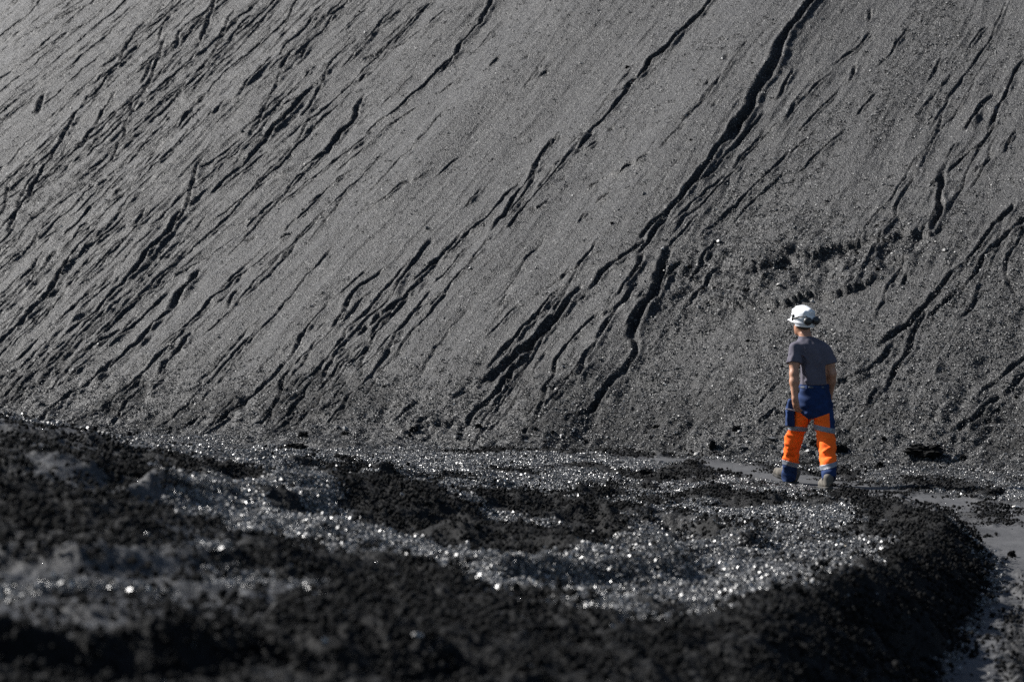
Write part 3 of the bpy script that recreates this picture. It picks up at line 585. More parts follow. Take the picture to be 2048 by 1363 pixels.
K_COAR = coll('coarse_grit', [patch('coarse_grit', BASE, 9, .065, .005, .019, M_GRAV, 200 + i, 2.0) for i in range(6)])
K_GLIT = coll('glassy_grit', [patch('glassy_grit', BASE, 30, .085, .0035, .016, M_GLIT, 300 + i, 2.0) for i in range(6)])
K_CLOD = coll('soil_crumb', [patch('soil_crumb', CLODB, 22, .12, .003, .016, M_CLOD, 400 + i, 1.6) for i in range(6)])
K_SHINE = coll('glassy_chip', [mesh_np('glassy_chip', V, F, [M_SHINE]) for V, F in BASE])
K_ONE = coll('loose_stone', [mesh_np('loose_stone', V, F, [M_GRAV]) for V, F in BASE])

def scatter_nodes(c):
    ng = bpy.data.node_groups.new('scatter', 'GeometryNodeTree')
    ng.interface.new_socket('Geometry', in_out='INPUT', socket_type='NodeSocketGeometry')
    ng.interface.new_socket('Geometry', in_out='OUTPUT', socket_type='NodeSocketGeometry')
    N, L = ng.nodes, ng.links
    gi, go = N.new('NodeGroupInput'), N.new('NodeGroupOutput')
    ci = N.new('GeometryNodeCollectionInfo'); ci.inputs['Collection'].default_value = c
    ci.inputs['Separate Children'].default_value = True; ci.inputs['Reset Children'].default_value = True
    ip = N.new('GeometryNodeInstanceOnPoints'); ip.inputs['Pick Instance'].default_value = True
    def na(nm, t):
        a = N.new('GeometryNodeInputNamedAttribute'); a.data_type = t; a.inputs[0].default_value = nm; return a.outputs[0]
    e2r = N.new('FunctionNodeEulerToRotation'); L.new(na('rot', 'FLOAT_VECTOR'), e2r.inputs[0])
    L.new(gi.outputs[0], ip.inputs['Points']); L.new(ci.outputs[0], ip.inputs['Instance'])
    L.new(na('idx', 'INT'), ip.inputs['Instance Index']); L.new(e2r.outputs[0], ip.inputs['Rotation']); L.new(na('scl', 'FLOAT'), ip.inputs['Scale'])
    L.new(ip.outputs[0], go.inputs[0]); return ng
def scatter(name, c, P, Nn, scl, label):
    n = len(P); me = bpy.data.meshes.new(name); me.vertices.add(n); me.vertices.foreach_set('co', np.ascontiguousarray(P, np.float32).ravel())
    t = np.cross(Nn, [0.0, 1.0, 0.3]); t /= np.linalg.norm(t, axis=1, keepdims=True); b = np.cross(Nn, t)
    a = rng.random(n)[:, None] * 2 * math.pi; t, b = t * np.cos(a) + b * np.sin(a), b * np.cos(a) - t * np.sin(a)
    rot = np.stack([np.arctan2(b[:, 2], Nn[:, 2]), np.arcsin(np.clip(-t[:, 2], -1, 1)), np.arctan2(t[:, 1], t[:, 0])], 1)
    at_ = me.attributes.new('rot', 'FLOAT_VECTOR', 'POINT'); at_.data.foreach_set('vector', np.ascontiguousarray(rot, np.float32).ravel())
    attr(me, 'scl', scl)
    ai = me.attributes.new('idx', 'INT', 'POINT'); ai.data.foreach_set('value', rng.integers(0, 1000, n).astype(np.int32))
    o = link(name, me); md = o.modifiers.new('scatter', 'NODES'); md.node_group = scatter_nodes(c)
    tag(o, label, None, None, 'stuff'); return o
def normals(V):
    du = np.gradient(V, axis=0); dv = np.gradient(V, axis=1); n = np.cross(du, dv)
    ar = np.linalg.norm(n, axis=-1); n = n / (ar[..., None] + 1e-12)
    n = np.where(n[..., 2:3] < 0, -n, n); return n, ar
HN, HA = normals(HV); GN_, GA = normals(GV)
HX1, HY1 = project(HV)
def soften(n, base, k=.55):
    m = n * k + base * (1 - k); return m / np.linalg.norm(m, axis=-1, keepdims=True)
HB = np.stack([NX, NY, nz], -1)
hvis = dense & (HX1 > -120) & (HX1 < 2170) & (HY1 > -90) & (Q > -.6)
gvis = (inview > .3) & (GX1 > -150) & (GX1 < 2200) & (GY1 > 780) & (GY1 < 1480) & (under < .6)
def pick(wt, n):
    p = np.asarray(wt, float).ravel(); cs = np.cumsum(p); return np.searchsorted(cs, rng.random(n) * cs[-1])
def put(name, c, V, Nn, A, wt, n, s0, s1, label, pw=1.0):
    i = pick(A * wt, n); return scatter(name, c, V.reshape(-1, 3)[i], Nn.reshape(-1, 3)[i], s0 + (s1 - s0) * rng.random(n) ** pw, label)
HNs = soften(HN, HB)
cmask = np.clip(.9 * right * sstep(.42, .58, fbm(U * 1.1, Q * .8, 4, 141)) + .55 * sstep(1250, 1700, HPX) * sstep(.5, .62, fbm(U * .9, Q * .5, 3, 149)) + 1.0 * blob(1500, 400, 170, 45, -40) + .9 * blob(1700, 690, 200, 80, 0) + .8 * blob(1250, 760, 150, 70, -30)
                + .9 * slump + 1.1 * toe + .5 * sstep(700, 860, HPY) + .4 * blob(60, 380, 120, 60, -30), 0, 1.3)
open_ = np.clip(1 + groove / .03, .03, 1) * np.clip(1.1 - .75 * gprox, .1, 1)
put('fine_gravel', K_FINE, HV, HNs, HA, hvis * open_ * (.4 + .3 * fbm(Uw * 2.2, Q * .5, 3, 161)), 6000, .4, .95, 'fine dark grit covering the flank of the heap')
put('coarse_gravel', K_COAR, HV, HNs, HA, hvis * open_ * (.05 + cmask) * (1 - .5 * rough), 22000, .45, 1.05, 'coarse black gravel on the lower right flank and toe of the heap')
up = np.zeros_like(GN_); up[..., 2] = 1
GNs = soften(GN_, up, .6)
dull = np.clip(sstep(930, 905, GPY) * .8 + .85 * sstep(1560, 1720, GPX) * sstep(1000, 970, GPY), 0, 1)
put('dull_gravel', K_COAR, GV, GNs, GA, gvis * np.clip(gravel * 1.6 - .6, 0, 1) * (pth < .12) * dull, 5000, .5, 1.2, 'dull black gravel along the toe of the heap')
near = np.clip(18 / np.maximum(Y2, 7), .6, 2.2) ** .6
put('glittering_gravel', K_GLIT, GV, GNs, GA, gvis * np.clip(gravel * 1.6 - .6, 0, 1) * (pth < .12) * (1 - dull), 38000, .5, 1.3, 'glassy black gravel glittering across the ground')
put('soil_crumbs', K_CLOD, GV, GNs, GA, gvis * (soil + .25 * pm + .05 * gravel + .01 * comp + .2 * np.exp(-(np.minimum(np.abs(in_poly(GPX, GPY, PATH)), 60) / 14) ** 2) * (GPY > 1040) * (Y2 < 24)), 9000, .6, 1.6, 'dark damp soil crumbs covering berm and ridges')
put('soil_glints', K_SHINE, GV, GNs, GA, gvis * (soil * .06 + comp * .03 + .03) / np.maximum(Y2, 7) ** .6, 2600, .004, .013, 'scattered glassy chips on the dark soil')
put('loose_stones', K_ONE, HV, HNs, HA, hvis * open_ * (cmask ** 1.5 + .06), 17000,   .006, .026, 'loose stones strewn over the heap', 3.5)

exec(compile('', 'x', 'exec')) if False else None
# ------------------------------------------------------------------ single stones and clods one can point to
heapV, grV = HV[:NPH, j0:].reshape(-1, 3), GV.reshape(-1, 3)[flatv(inview) > .3]
hpx, hpy = HX1[:NPH, j0:].ravel(), HY1[:NPH, j0:].ravel()
gpx, gpy = GX1.ravel()[flatv(inview) > .3], GY1.ravel()[flatv(inview) > .3]
def spot(px, py):
    best = None
    for V, x, y in ((grV, gpx, gpy), (heapV, hpx, hpy)):
        d = (x - px) ** 2 + (y - py) ** 2; i = np.where(d < 9)[0]
        if len(i) == 0: i = np.array([d.argmin()])
        if d[i].min() > 900: continue
        k = i[V[i, 1].argmin()]
        if best is None or V[k, 1] < best[1] + (-.0): best = V[k]
    return best
ROCKM = {}
for key, m, kind in (('clod', M_CLOD, 'clod'), ('pale', M_PALE, 'stone'), ('tan', M_TAN, 'stone'), ('grey', M_GREY, 'stone'), ('black', M_GRAV, 'stone')):
    ms = []
    for i in range(5):
        if kind == 'clod': V, F = clod_arrays(50 + i * 3, 4, .5)
        else:
            r_ = random.Random(900 + i + len(key)); V, F = tri_arrays(hull_stone(r_, 16, .75))
        ms.append(mesh_np({'clod': 'soil_clod'}.get(key, 'stone'), V, F, [m]))
    ROCKM[key] = ms
def rock(kind, px, py, wpx, hpx_, label, cat, group=None, name=None, sink=.25, pos=None):
    p = spot(px, py) if pos is None else pos; d = float(p[1]); sx, sz = wpx * K * d / 2, hpx_ * K * d / 2
    o = link(name or ('soil_clod' if kind == 'clod' else 'stone'), random.choice(ROCKM[kind]))
    o.location = (float(p[0]), d, float(p[2]) + sz * (1 - 2 * sink) * .8)
    o.rotation_euler = (random.uniform(-.3, .3), random.uniform(-.3, .3), random.uniform(0, 6.28)); sc = (sx + sz) / 2
    sy = min(sx, max(sz, sx * .7)); o.scale = (sx, sy, sz / .72)
    o.rotation_euler = (random.uniform(-.15, .15), random.uniform(-.15, .15), random.uniform(-.4, .4))
    tag(o, label, cat, group); return o
UNIQUE = [
 ('clod', 428, 1115, 19, 27, 'upright black clod standing on the pale compacted patch at left', 'clod'),
 ('tan', 1687, 1093, 16, 10, 'tan stone lying in the glittering hollow behind the berm', 'stone'),
 ('clod', 2025, 1110, 18, 15, 'black clod lying on the smooth path near the right edge', 'clod'),
 ('clod', 1958, 1094, 14, 11, 'round clod beside the path just below the end of the berm', 'clod'),
 ('clod', 1978, 1142, 20, 20, 'large dark clod at the shaded foot of the berm bend', 'clod'),
 ('clod', 1945, 1313, 14, 15, 'single clod standing out on the path at bottom right', 'clod'),
 ('pale', 1085, 1228, 13, 11, 'bright pale stone on dark soil in the blurred foreground centre', 'stone'),
 ('pale', 1225, 1253, 16, 12, 'pale flat chip leaning on the dark berm crest in foreground', 'stone'),
 ('pale', 650, 1285, 18, 16, 'pale blurred stone above the shaded hollow at bottom left', 'stone'),
 ('grey', 790, 1233, 22, 14, 'grey rounded stone on the dark ridge, blurred foreground', 'stone'),
 ('pale', 832, 1274, 30, 12, 'long pale flat stone lying in the blurred foreground soil', 'stone'),
 ('clod', 1850, 908, 70, 26, 'big black soil lump at the foot of the heap right of the walker', 'soil lump'),
 ('clod', 1683, 901, 32, 22, 'black boulder at the foot of the heap right behind the walker leg', 'boulder'),
 ('clod', 1762, 932, 15, 14, 'small black clod by the far edge of the path right of the walker', 'clod'),
 ('grey', 1543, 876, 22, 7, 'flat pale grey slab on the gravel left of the walker knee', 'slab'),
 ('grey', 1748, 911, 14, 9, 'grey angular stone between boulder and big soil lump', 'stone'),
 ('clod', 1426, 893, 13, 20, 'upright dark clod at the foot of the heap left of the walker', 'clod'),
 ('clod', 592, 893, 42, 13, 'low black soil lump at the foot of the heap on the left', 'soil lump'),
 ('pale', 1556, 571, 13, 8, 'pale flat rock jutting from the slumped bench above the helmet', 'rock'),
 ('pale', 1624, 605, 10, 7, 'pale chip just above the white helmet', 'stone'),
 ('pale', 1665, 604, 8, 7, 'pale chip up and right of the helmet under the scarp', 'stone'),
 ('black', 851, 457, 13, 9, 'dark stone with long shadow alone on the mid flank', 'stone'),
 ('pale', 637, 219, 9, 5, 'pale flat stone in the gullies at upper left', 'stone'),
 ('pale', 1160, 127, 8, 4, 'white stone on the smooth upper flank', 'stone'),
 ('pale', 121, 456, 9, 6, 'white stone among gullies near the left edge', 'stone'),
 ('pale', 212, 564, 7, 4, 'small white chip beside a deep gully at left', 'stone'),
 ('pale', 1025, 62, 6, 5, 'tiny white stone high on the flank at top centre', 'stone'),
 ('pale', 786, 403, 5, 4, 'tiny white chip on the smooth middle flank', 'stone'),
 ('pale', 2030, 1013, 22, 9, 'pale rock at the path edge by the right border', 'rock'),
 ('clod', 1990, 988, 38, 16, 'long dark clod on the rough verge beyond the path at right', 'clod'),
 ('grey', 1265, 1002, 12, 9, 'pale grey chunk on the gravel left of the berm end', 'stone'),
 ('pale', 1384, 1073, 10, 9, 'bright angular stone in the gravel rows left of the berm', 'stone'),
 ('grey', 805, 988, 14, 12, 'grey upright stone at the edge of the dark ridge, centre', 'stone'),
 ('tan', 1760, 1102, 9, 6, 'small tan stone near the crest of the berm', 'stone'),
 ('tan', 1506, 1158, 8, 5, 'ochre chip in the glittering gravel near the berm crest', 'stone'),
 ('tan', 1615, 1162, 8, 10, 'cream coloured stone under the inner side of the berm', 'stone'),
 ('clod', 1388, 928, 9, 8, 'small clod alone on the far strip of path', 'clod'),
 ('clod', 1290, 945, 26, 14, 'dark soil lump in gravel left of the path', 'soil lump'),
 ('clod', 1340, 957, 22, 12, 'low dark lump in gravel beside the path bend', 'soil lump'),
 ('pale', 1995, 1222, 6, 7, 'white chip on the tyre-marked verge at right', 'stone'),
 ('pale', 1978, 1344, 9, 6, 'white pebble on the path at the bottom right corner', 'stone'),
]
for kd, px, py, wp, hp, lab, cat in UNIQUE: rock(kd, px, py, wp, hp, lab, cat)
COL = {'clod': ('black', 'clod'), 'black': ('dark', 'stone'), 'grey': ('grey', 'stone'), 'pale': ('pale', 'stone')}
def place_words(px, py, where):
    x = int(px)
    col = ('at the far left' if x < 250 else 'left of centre' if x < 700 else 'near the centre' if x < 1150 else 'right of centre' if x < 1500 else 'behind the walker' if x < 1720 else 'near the right edge')
    if where == 'berm': return 'at the shaded foot of the berm, ' + ('by the bend of the path' if py < 1170 else 'halfway along the path' if py < 1270 else 'at the bottom of the picture')
    if where == 'toe': return 'along the foot of the heap, ' + ('below the long gullies' if x < 800 else 'below the forked gullies' if x < 1300 else 'left of the walker' if x < 1570 else 'right of the walker')
    if where == 'flank': return 'on the heap flank ' + ('high up, ' if py < 330 else 'halfway up, ' if py < 620 else 'low down, ') + col
    if where == 'bench': return 'on the slumped bench ' + ('above the lower scarp' if py < 560 else 'under the lower scarp') + (' left of the helmet' if x < 1580 else ' right of the helmet')
    return 'in glittering gravel ' + ('far back ' if py < 985 else 'in the middle rows ' if py < 1100 else 'close to the berm crest ') + ('at left' if x < 900 else 'at centre' if x < 1350 else 'by the berm')
def many(n, kind_w, where, srange, cat, group, V, X, Y, wt, sink=.25):
    p = np.where(wt.ravel() > 0, wt.ravel(), 0)
    for i in pick(p, n):
        kd = random.choices(list(kind_w), list(kind_w.values()))[0]; u = random.random() ** 2.2
        s_ = srange[0] + (srange[1] - srange[0]) * u; c_, k_ = COL[kd]
        sz = 'tiny' if u < .08 else 'small' if u < .35 else 'middling' if u < .7 else 'large'
        rock(kd, 0, 0, s_, s_ * random.uniform(.55, .95), f"{sz} {c_} {k_} {place_words(X.ravel()[i], Y.ravel()[i], where)}", k_, group, None, sink, V.reshape(-1, 3)[i])
inf_g = (GX1 > 5) & (GX1 < 2043) & (GY1 < 1358) & (inview > .3) & (under < .2)
foot_b = np.exp(-(line_d(GX1, GY1, [(1935, 1080), (1985, 1130), (1982, 1200), (1935, 1265), (1890, 1358)]) / 16) ** 2)
many(46, {'clod': 1}, 'berm', (6, 20), None, 'clods along the foot of the berm', GV, GX1, GY1, GA * foot_b * inf_g / np.maximum(Y2, 7) ** 0)
inf_h = dense & (HX1 > 5) & (HX1 < 2043) & (HY1 > 4) & (HX1 > 420)
many(60, {'clod': 5, 'black': 4, 'grey': 2}, 'toe', (7, 20), None, 'lumps along the foot of the heap', HV, HX1, HY1, HA * inf_h * np.exp(-((Q - .15) / .35) ** 2) * (HX1 > 560) * (HY1 > 840))
many(56, {'black': 5, 'grey': 4, 'clod': 2}, 'flank', (5, 11), None, 'small stones on the flank', HV, HX1, HY1, HA * inf_h * (Q > .8) * (HY1 < 880) * (.3 + right))
many(34, {'black': 3, 'grey': 3, 'clod': 3}, 'bench', (6, 14), None, 'lumps on the slumped bench', HV, HX1, HY1, HA * inf_h * slump ** 2 * ~((np.abs(HX1 - 1606) < 60) & (HY1 > 555) & (HY1 < 690)))
many(60, {'black': 4, 'grey': 4, 'pale': 1}, 'gravel', (9, 18), None, 'larger stones in the glittering gravel', GV, GX1, GY1, GA * inf_g * gravel ** 2 / np.maximum(Y2, 7) ** .5)

#MAN
# ------------------------------------------------------------------ the walker: smooth distance fields turned into meshes
D0 = float(at_z(1655, 978, 0.0)[1]) + .35
ROOT = np.array([float(at_z(1655, 978)[0]) - .12, D0, 0.0])
def J(px, py, dy): return at_depth(px, py, D0 + dy) - ROOT
class Field:
    """a block of space holding a signed distance; shapes are added with a smooth union"""
    def __init__(s, lo, hi, h):
        s.lo = np.array(lo, float); s.h = h; s.n = np.ceil((np.array(hi) - s.lo) / h).astype(int) + 1
        s.ax = [s.lo[i] + h * np.arange(s.n[i]) for i in range(3)]; s.F = np.full(s.n, 1.0, np.float32)
    def box(s, lo, hi):
        sl = [slice(max(0, int((lo[i] - s.lo[i]) / s.h)), min(s.n[i], int((hi[i] - s.lo[i]) / s.h) + 2)) for i in range(3)]
        g = np.meshgrid(*[s.ax[i][sl[i]] for i in range(3)], indexing='ij', sparse=True); return tuple(sl), g
    def add(s, sl, d, k=.02):
        f = s.F[sl]; h = np.clip(.5 + .5 * (f - d) / k, 0, 1); s.F[sl] = f * (1 - h) + d * h - k * h * (1 - h)
    def cap(s, a, b, ra, rb, k=.02, grow=0.0):
        a, b = np.array(a, float), np.array(b, float); m = max(ra, rb) + .06 + grow
        sl, g = s.box(np.minimum(a, b) - m, np.maximum(a, b) + m); ba = b - a; L = ba @ ba + 1e-12
        p = [g[i] - a[i] for i in range(3)]; t = np.clip((p[0] * ba[0] + p[1] * ba[1] + p[2] * ba[2]) / L, 0, 1)
        d = np.sqrt(sum((p[i] - t * ba[i]) ** 2 for i in range(3))) - (ra + (rb - ra) * t) - grow; s.add(sl, d, k)
    def chain(s, pts, rad__, k=.02, grow=0.0):
        for i in range(len(pts) - 1): s.cap(pts[i], pts[i + 1], rad__[i], rad__[i + 1], k, grow)
    def ell(s, c, r, M=np.eye(3), k=.02, grow=0.0):
        c = np.array(c, float); r = np.array(r, float) + grow; m = r.max() + .05; sl, g = s.box(c - m, c + m)
        p = [g[i] - c[i] for i in range(3)]
        q = [sum(M[i][j] * p[i] for i in range(3)) for j in range(3)]           # columns of M are the local axes
        e = np.sqrt(sum((q[j] / r[j]) ** 2 for j in range(3))); e2 = np.sqrt(sum((q[j] / r[j] ** 2) ** 2 for j in range(3)))
        s.add(sl, e * (e - 1) / (e2 + 1e-6), k)
    def loft(s, tab, yaw, k=.02, grow=0.0):
        """tab rows: z, cx, cy, rx, ry"""
        t = np.array(tab, float); t = t[np.argsort(t[:, 0])]; z0, z1 = t[0, 0], t[-1, 0]
        sl, g = s.box([(t[:, 1] - t[:, 3]).min() - .08, (t[:, 2] - t[:, 4]).min() - .12, z0 - .05], [(t[:, 1] + t[:, 3]).max() + .08, (t[:, 2] + t[:, 4]).max() + .12, z1 + .05])
        zz = g[2]; f = lambda c: np.interp(zz, t[:, 0], t[:, c]); c_, s_ = math.cos(yaw), math.sin(yaw)
        dx, dy = g[0] - f(1), g[1] - f(2); u, v = dx * c_ + dy * s_, -dx * s_ + dy * c_
        rx, ry = f(3) + grow, f(4) + grow; e = np.sqrt((u / rx) ** 2 + (v / ry) ** 2); e2 = np.sqrt((u / rx ** 2) ** 2 + (v / ry ** 2) ** 2)
        d = e * (e - 1) / (e2 + 1e-4); d = np.maximum(d, np.maximum(z0 - zz, zz - z1)); s.add(sl, d, k)
    def full(s): return np.meshgrid(*s.ax, indexing='ij', sparse=True)
    def plane(s, p, n, soft=0):
        """keep the side the normal points away from"""
        g = s.full(); n = np.array(n, float) / np.linalg.norm(n); s.F = np.maximum(s.F, sum((g[i] - p[i]) * n[i] for i in range(3))).astype(np.float32)
    def wrinkle(s, fn): g = s.full(); s.F = (s.F + fn(*g)).astype(np.float32)
    def copy(s):
        o = Field.__new__(Field); o.__dict__ = dict(s.__dict__); o.F = s.F.copy(); return o
    def mesh(s, name, m, smooth=True):
        F = s.F.copy(); F[0] = F[-1] = 1; F[:, 0] = F[:, -1] = 1; F[:, :, 0] = F[:, :, -1] = 1
        S_ = F < 0; cor = [(i, j, k) for i in (0, 1) for j in (0, 1) for k in (0, 1)]
        sh = [F[i:F.shape[0] - 1 + i, j:F.shape[1] - 1 + j, k:F.shape[2] - 1 + k] for i, j, k in cor]
        cnt = sum((x < 0).astype(np.int8) for x in sh); act = (cnt > 0) & (cnt < 8); ids = np.full(act.shape, -1, np.int32); idx = np.argwhere(act); ids[act] = np.arange(len(idx))
        val = np.stack([x[act] for x in sh], 1); P = np.zeros((len(idx), 3)); W = np.zeros(len(idx))
        for a in range(8):
            for b in range(a + 1, 8):
                if sum(abs(cor[a][q] - cor[b][q]) for q in range(3)) != 1: continue
                x, y = val[:, a], val[:, b]; cr = (x < 0) != (y < 0); t = np.where(cr, x / np.where(cr, x - y, 1), 0)
                pa, pb = np.array(cor[a], float), np.array(cor[b], float); P += np.where(cr[:, None], pa + t[:, None] * (pb - pa), 0); W += cr
        P = (P / W[:, None] + idx) * s.h + s.lo; Q_ = []
        for axx in range(3):
            sl1 = [slice(1, -1)] * 3; sl1[axx] = slice(0, -1); sl2 = [slice(1, -1)] * 3; sl2[axx] = slice(1, None)
            A, B = S_[tuple(sl1)], S_[tuple(sl2)]; e = np.argwhere(A != B); off = np.array([1, 1, 1]); off[axx] = 0; e = e + off
            u_, v_ = [(1, 2), (2, 0), (0, 1)][axx]; fl = A[A != B]
            q = []
            for du, dv in ((1, 1), (0, 1), (0, 0), (1, 0)):
                c = e.copy(); c[:, u_] -= du; c[:, v_] -= dv; q.append(ids[c[:, 0], c[:, 1], c[:, 2]])
            q = np.stack(q, 1); q[~fl] = q[~fl][:, ::-1]; Q_.append(q)
        return mesh_np(name, P, np.concatenate(Q_), [m], smooth)
def waves(seed, f0, n, stretch=(1, 1, 1)):
    r_ = np.random.default_rng(seed); ks = r_.normal(size=(n, 3)) * f0 * np.array(stretch); ph = r_.uniform(0, 6.28, n)
    return lambda x, y, z: sum(np.sin(k[0] * x + k[1] * y + k[2] * z + p) for k, p in zip(ks, ph)) / math.sqrt(n)
def plain(name, col, rough, spec=.3, nscale=0, namp=.15, bump=0, bscale=300, sheen=0, tr=0):
    m, n, l, b = mat(name); b.inputs['Roughness'].default_value = rough; b.inputs['Specular IOR Level'].default_value = spec
    b.inputs['Base Color'].default_value = (*col, 1)
    tc = n.new('ShaderNodeTexCoord')
    if nscale:
        x = nd(n, 'ShaderNodeTexNoise', Scale=nscale, Detail=4); l.new(tc.outputs['Object'], x.inputs['Vector'])
        r = ramp(n, l, x.outputs[0], [(.3, tuple(c * (1 - namp) for c in col)), (.7, tuple(min(1, c * (1 + namp)) for c in col))]); l.new(r.outputs[0], b.inputs['Base Color'])
    if bump:
        y = nd(n, 'ShaderNodeTexNoise', Scale=bscale, Detail=2); l.new(tc.outputs['Object'], y.inputs['Vector'])
        bp = nd(n, 'ShaderNodeBump', Strength=bump, Distance=.003); l.new(y.outputs[0], bp.inputs['Height']); l.new(bp.outputs[0], b.inputs['Normal'])
    if sheen: b.inputs['Sheen Weight'].default_value = sheen
    return m
M_SKIN = plain('skin', (0.3256, 0.1672, 0.1056), .5, .4, 14, .12); M_SKIN.node_tree.nodes['Principled BSDF'].inputs['Subsurface Weight'].default_value = .08
M_SKIN.node_tree.nodes['Principled BSDF'].inputs['Subsurface Radius'].default_value = (.01, .004, .002)
M_TEE = plain('grey_cotton', (0.0840, 0.0792, 0.1000), .9, .15, 9, .10, .3, 420)
M_NAVY = plain('navy_twill', (0.0076, 0.0228, 0.0779), .85, .2, 9, .32, .3, 420)
M_ORA = plain('orange_fabric', (1.0, .125, .010), .8, .2, 7, .16, .25, 420)
M_REF = plain('reflective_tape', (0.1700, 0.1827, 0.2125), .42, .5, 60, .1)
M_HAIR = plain('short_hair', (.06, .045, .035), .8, .2)
M_SHOE = plain('suede', (.105, .096, .083), .85, .2, 30, .25, .4, 250)
M_SOLE = plain('rubber', (.045, .043, .04), .8, .3)
M_LACE = plain('lace', (.06, .05, .045), .9, .2)
M_HELM = plain('white_shell', (0.6160, 0.6248, 0.6424), .28, .5, 22, .03)
M_CUP = plain('black_plastic', (.018, .019, .02), .45, .5)
M_FOAM = plain('foam', (.03, .03, .032), .9, .2)
M_BELT = plain('grey_webbing', (.075, .085, .10), .85, .2)
M_TRIM = plain('pale_trim', (.3, .31, .36), .7, .3)

YAW = rad(19)
R3 = lambda yaw, pitch=0: np.array(Matrix.Rotation(yaw, 3, 'Z') @ Matrix.Rotation(pitch, 3, 'X'))
# joints, read off the photograph and set at their own depth
hipL, hipR = J(1613, 806, -.02), J(1645, 806, .02)
kneL, kneR = J(1586, 882, .17), J(1653, 884, -.10)
ankL, ankR = J(1579, 952, .42), J(1658, 957, -.35)
shL, shR = J(1590, 697, -.05), J(1651, 701, .05)
elL, elR = J(1588, 747, -.13), J(1664, 747, .02)
wrL, wrR = J(1590, 797, -.17), J(1658, 796, .17)
headC = J(1605, 648, .055)
HY, HP = rad(30), rad(4)
HM = R3(HY, HP)                                            # columns: right, forward, up of the head
hl = lambda x, y, z: headC + HM @ np.array([x, y, z])
m_ = lambda py, xl, xr, ry, dy: (J((xl + xr) / 2, py, dy)[2], J((xl + xr) / 2, py, dy)[0], dy, (xr - xl) / 2 * K * (D0 + dy), ry)
TORSO = [m_(776, 1600, 1656, .115, 0), m_(768, 1599, 1656, .122, 0), m_(752, 1599, 1656, .118, .0), m_(735, 1599, 1655, .118, .005), m_(718, 1598, 1656, .122, .01), m_(705, 1592, 1658, .12, .012), m_(695, 1587, 1658, .112, .015), m_(687, 1587, 1654, .10, .02),
         m_(681, 1592, 1645, .085, .03), m_(676, 1597, 1633, .072, .035), m_(671, 1597, 1625, .064, .04), m_(667, 1596, 1623, .060, .045)]
HIPS = [m_(836, 1606, 1640, .10, 0), m_(826, 1596, 1655, .125, 0), m_(812, 1597, 1660, .132, 0), m_(795, 1598, 1660, .132, 0), m_(782, 1599, 1659, .124, 0), m_(771, 1600, 1657, .116, 0), m_(768, 1600, 1657, .115, 0)]

LO, HI = np.array([-.5, -.62, -.03]), np.array([.42, .95, 1.95])
# ---- body (one continuous surface, hands with five fingers)
B = Field(LO, HI, .0055)
B.loft(TORSO, YAW, .03, -.012); B.loft(HIPS, YAW, .03, -.014)
B.chain([J(1611, 676, .03), J(1609, 655, .05)], [.056, .054], .03)
B.ell(hl(0, .0, .035), (.076, .096, .105), HM, .03); B.ell(hl(0, .035, -.045), (.062, .068, .075), HM, .03)
B.ell(hl(0, .075, -.095), (.028, .026, .022), HM, .03)                        # chin
B.cap(hl(0, .094, .012), hl(0, .112, -.022), .009, .014, .015)                # nose
B.cap(hl(-.035, .082, .03), hl(.035, .082, .03), .012, .012, .02)             # brow
for sx in (-1, 1):
    B.ell(hl(sx * .077, -.008, -.012), (.009, .019, .032), HM, .008)          # ear
    B.ell(hl(sx * .032, .085, .012), (.013, .010, .010), HM, .01)             # eye
B.ell(hl(0, .092, -.057), (.024, .010, .008), HM, .012)                       # mouth
for sh, el, wr, side in ((shL, elL, wrL, -1), (shR, elR, wrR, 1)):
    B.chain([sh, sh * .45 + el * .55, el], [.057, .052, .043], .03)
    B.chain([el, el * .68 + wr * .32, wr], [.043, .047, .030], .025)
def hand(wr, fwd, palm_n, side):
    f = fwd / np.linalg.norm(fwd); n = palm_n - f * (palm_n @ f); n /= np.linalg.norm(n); s_ = np.cross(f, n)     # s_: across the knuckles
    pt = lambda a, b, c: wr + f * a + s_ * b + n * c
    B.cap(wr, pt(.05, 0, 0), .029, .030, .02); B.cap(pt(.03, -.018, 0), pt(.085, -.026, 0), .020, .015, .015); B.cap(pt(.03, .018, 0), pt(.082, .026, 0), .020, .014, .015)
    for o_, L_, r0 in ((-.030, .066, .0092), (-.0105, .076, .0096), (.0095, .070, .0092), (.0285, .054, .0082)):
        a = pt(.082, o_, 0); b = pt(.082 + L_ * .45, o_ * 1.05, .008); c = pt(.082 + L_ * .78, o_ * 1.03, .024); d_ = pt(.082 + L_ * .95, o_, .040)
        B.chain([a, b, c, d_], [r0, r0 * .97, r0 * .9, r0 * .8], .004)
    B.chain([pt(.022, -.026, .006), pt(.052, -.048, .014), pt(.078, -.054, .024), pt(.098, -.052, .032)], [.014, .0115, .0105, .009], .006)
hand(wrL, J(1595, 825, -.15) - wrL, np.array([.75, .66, 0]), -1)
hand(wrR, J(1650, 822, .24) - wrR, np.array([-.8, .5, 0]), 1)
for hp_, kn, an in ((hipL, kneL, ankL), (hipR, kneR, ankR)): B.chain([hp_, kn, an], [.074, .052, .04], .03)
yL, yR = rad(46), rad(10)                                  # where the feet point (left of straight ahead)
fdir = lambda yw, pt_=0.0: np.array([-math.sin(yw) * math.cos(pt_), math.cos(yw) * math.cos(pt_), math.sin(pt_)])
ftL, ftR = fdir(yL, rad(17)), fdir(yR)
heelL = np.array([*(J(1586, 960, .42)[:2]), .0]); heelR = np.array([*(J(1657, 970, -.36)[:2]), .0])
B.chain([ankL, heelL + np.array([0, 0, .05]) + ftL * .06, heelL + np.array([0, 0, .035]) + ftL * .2], [.038, .034, .026], .03)
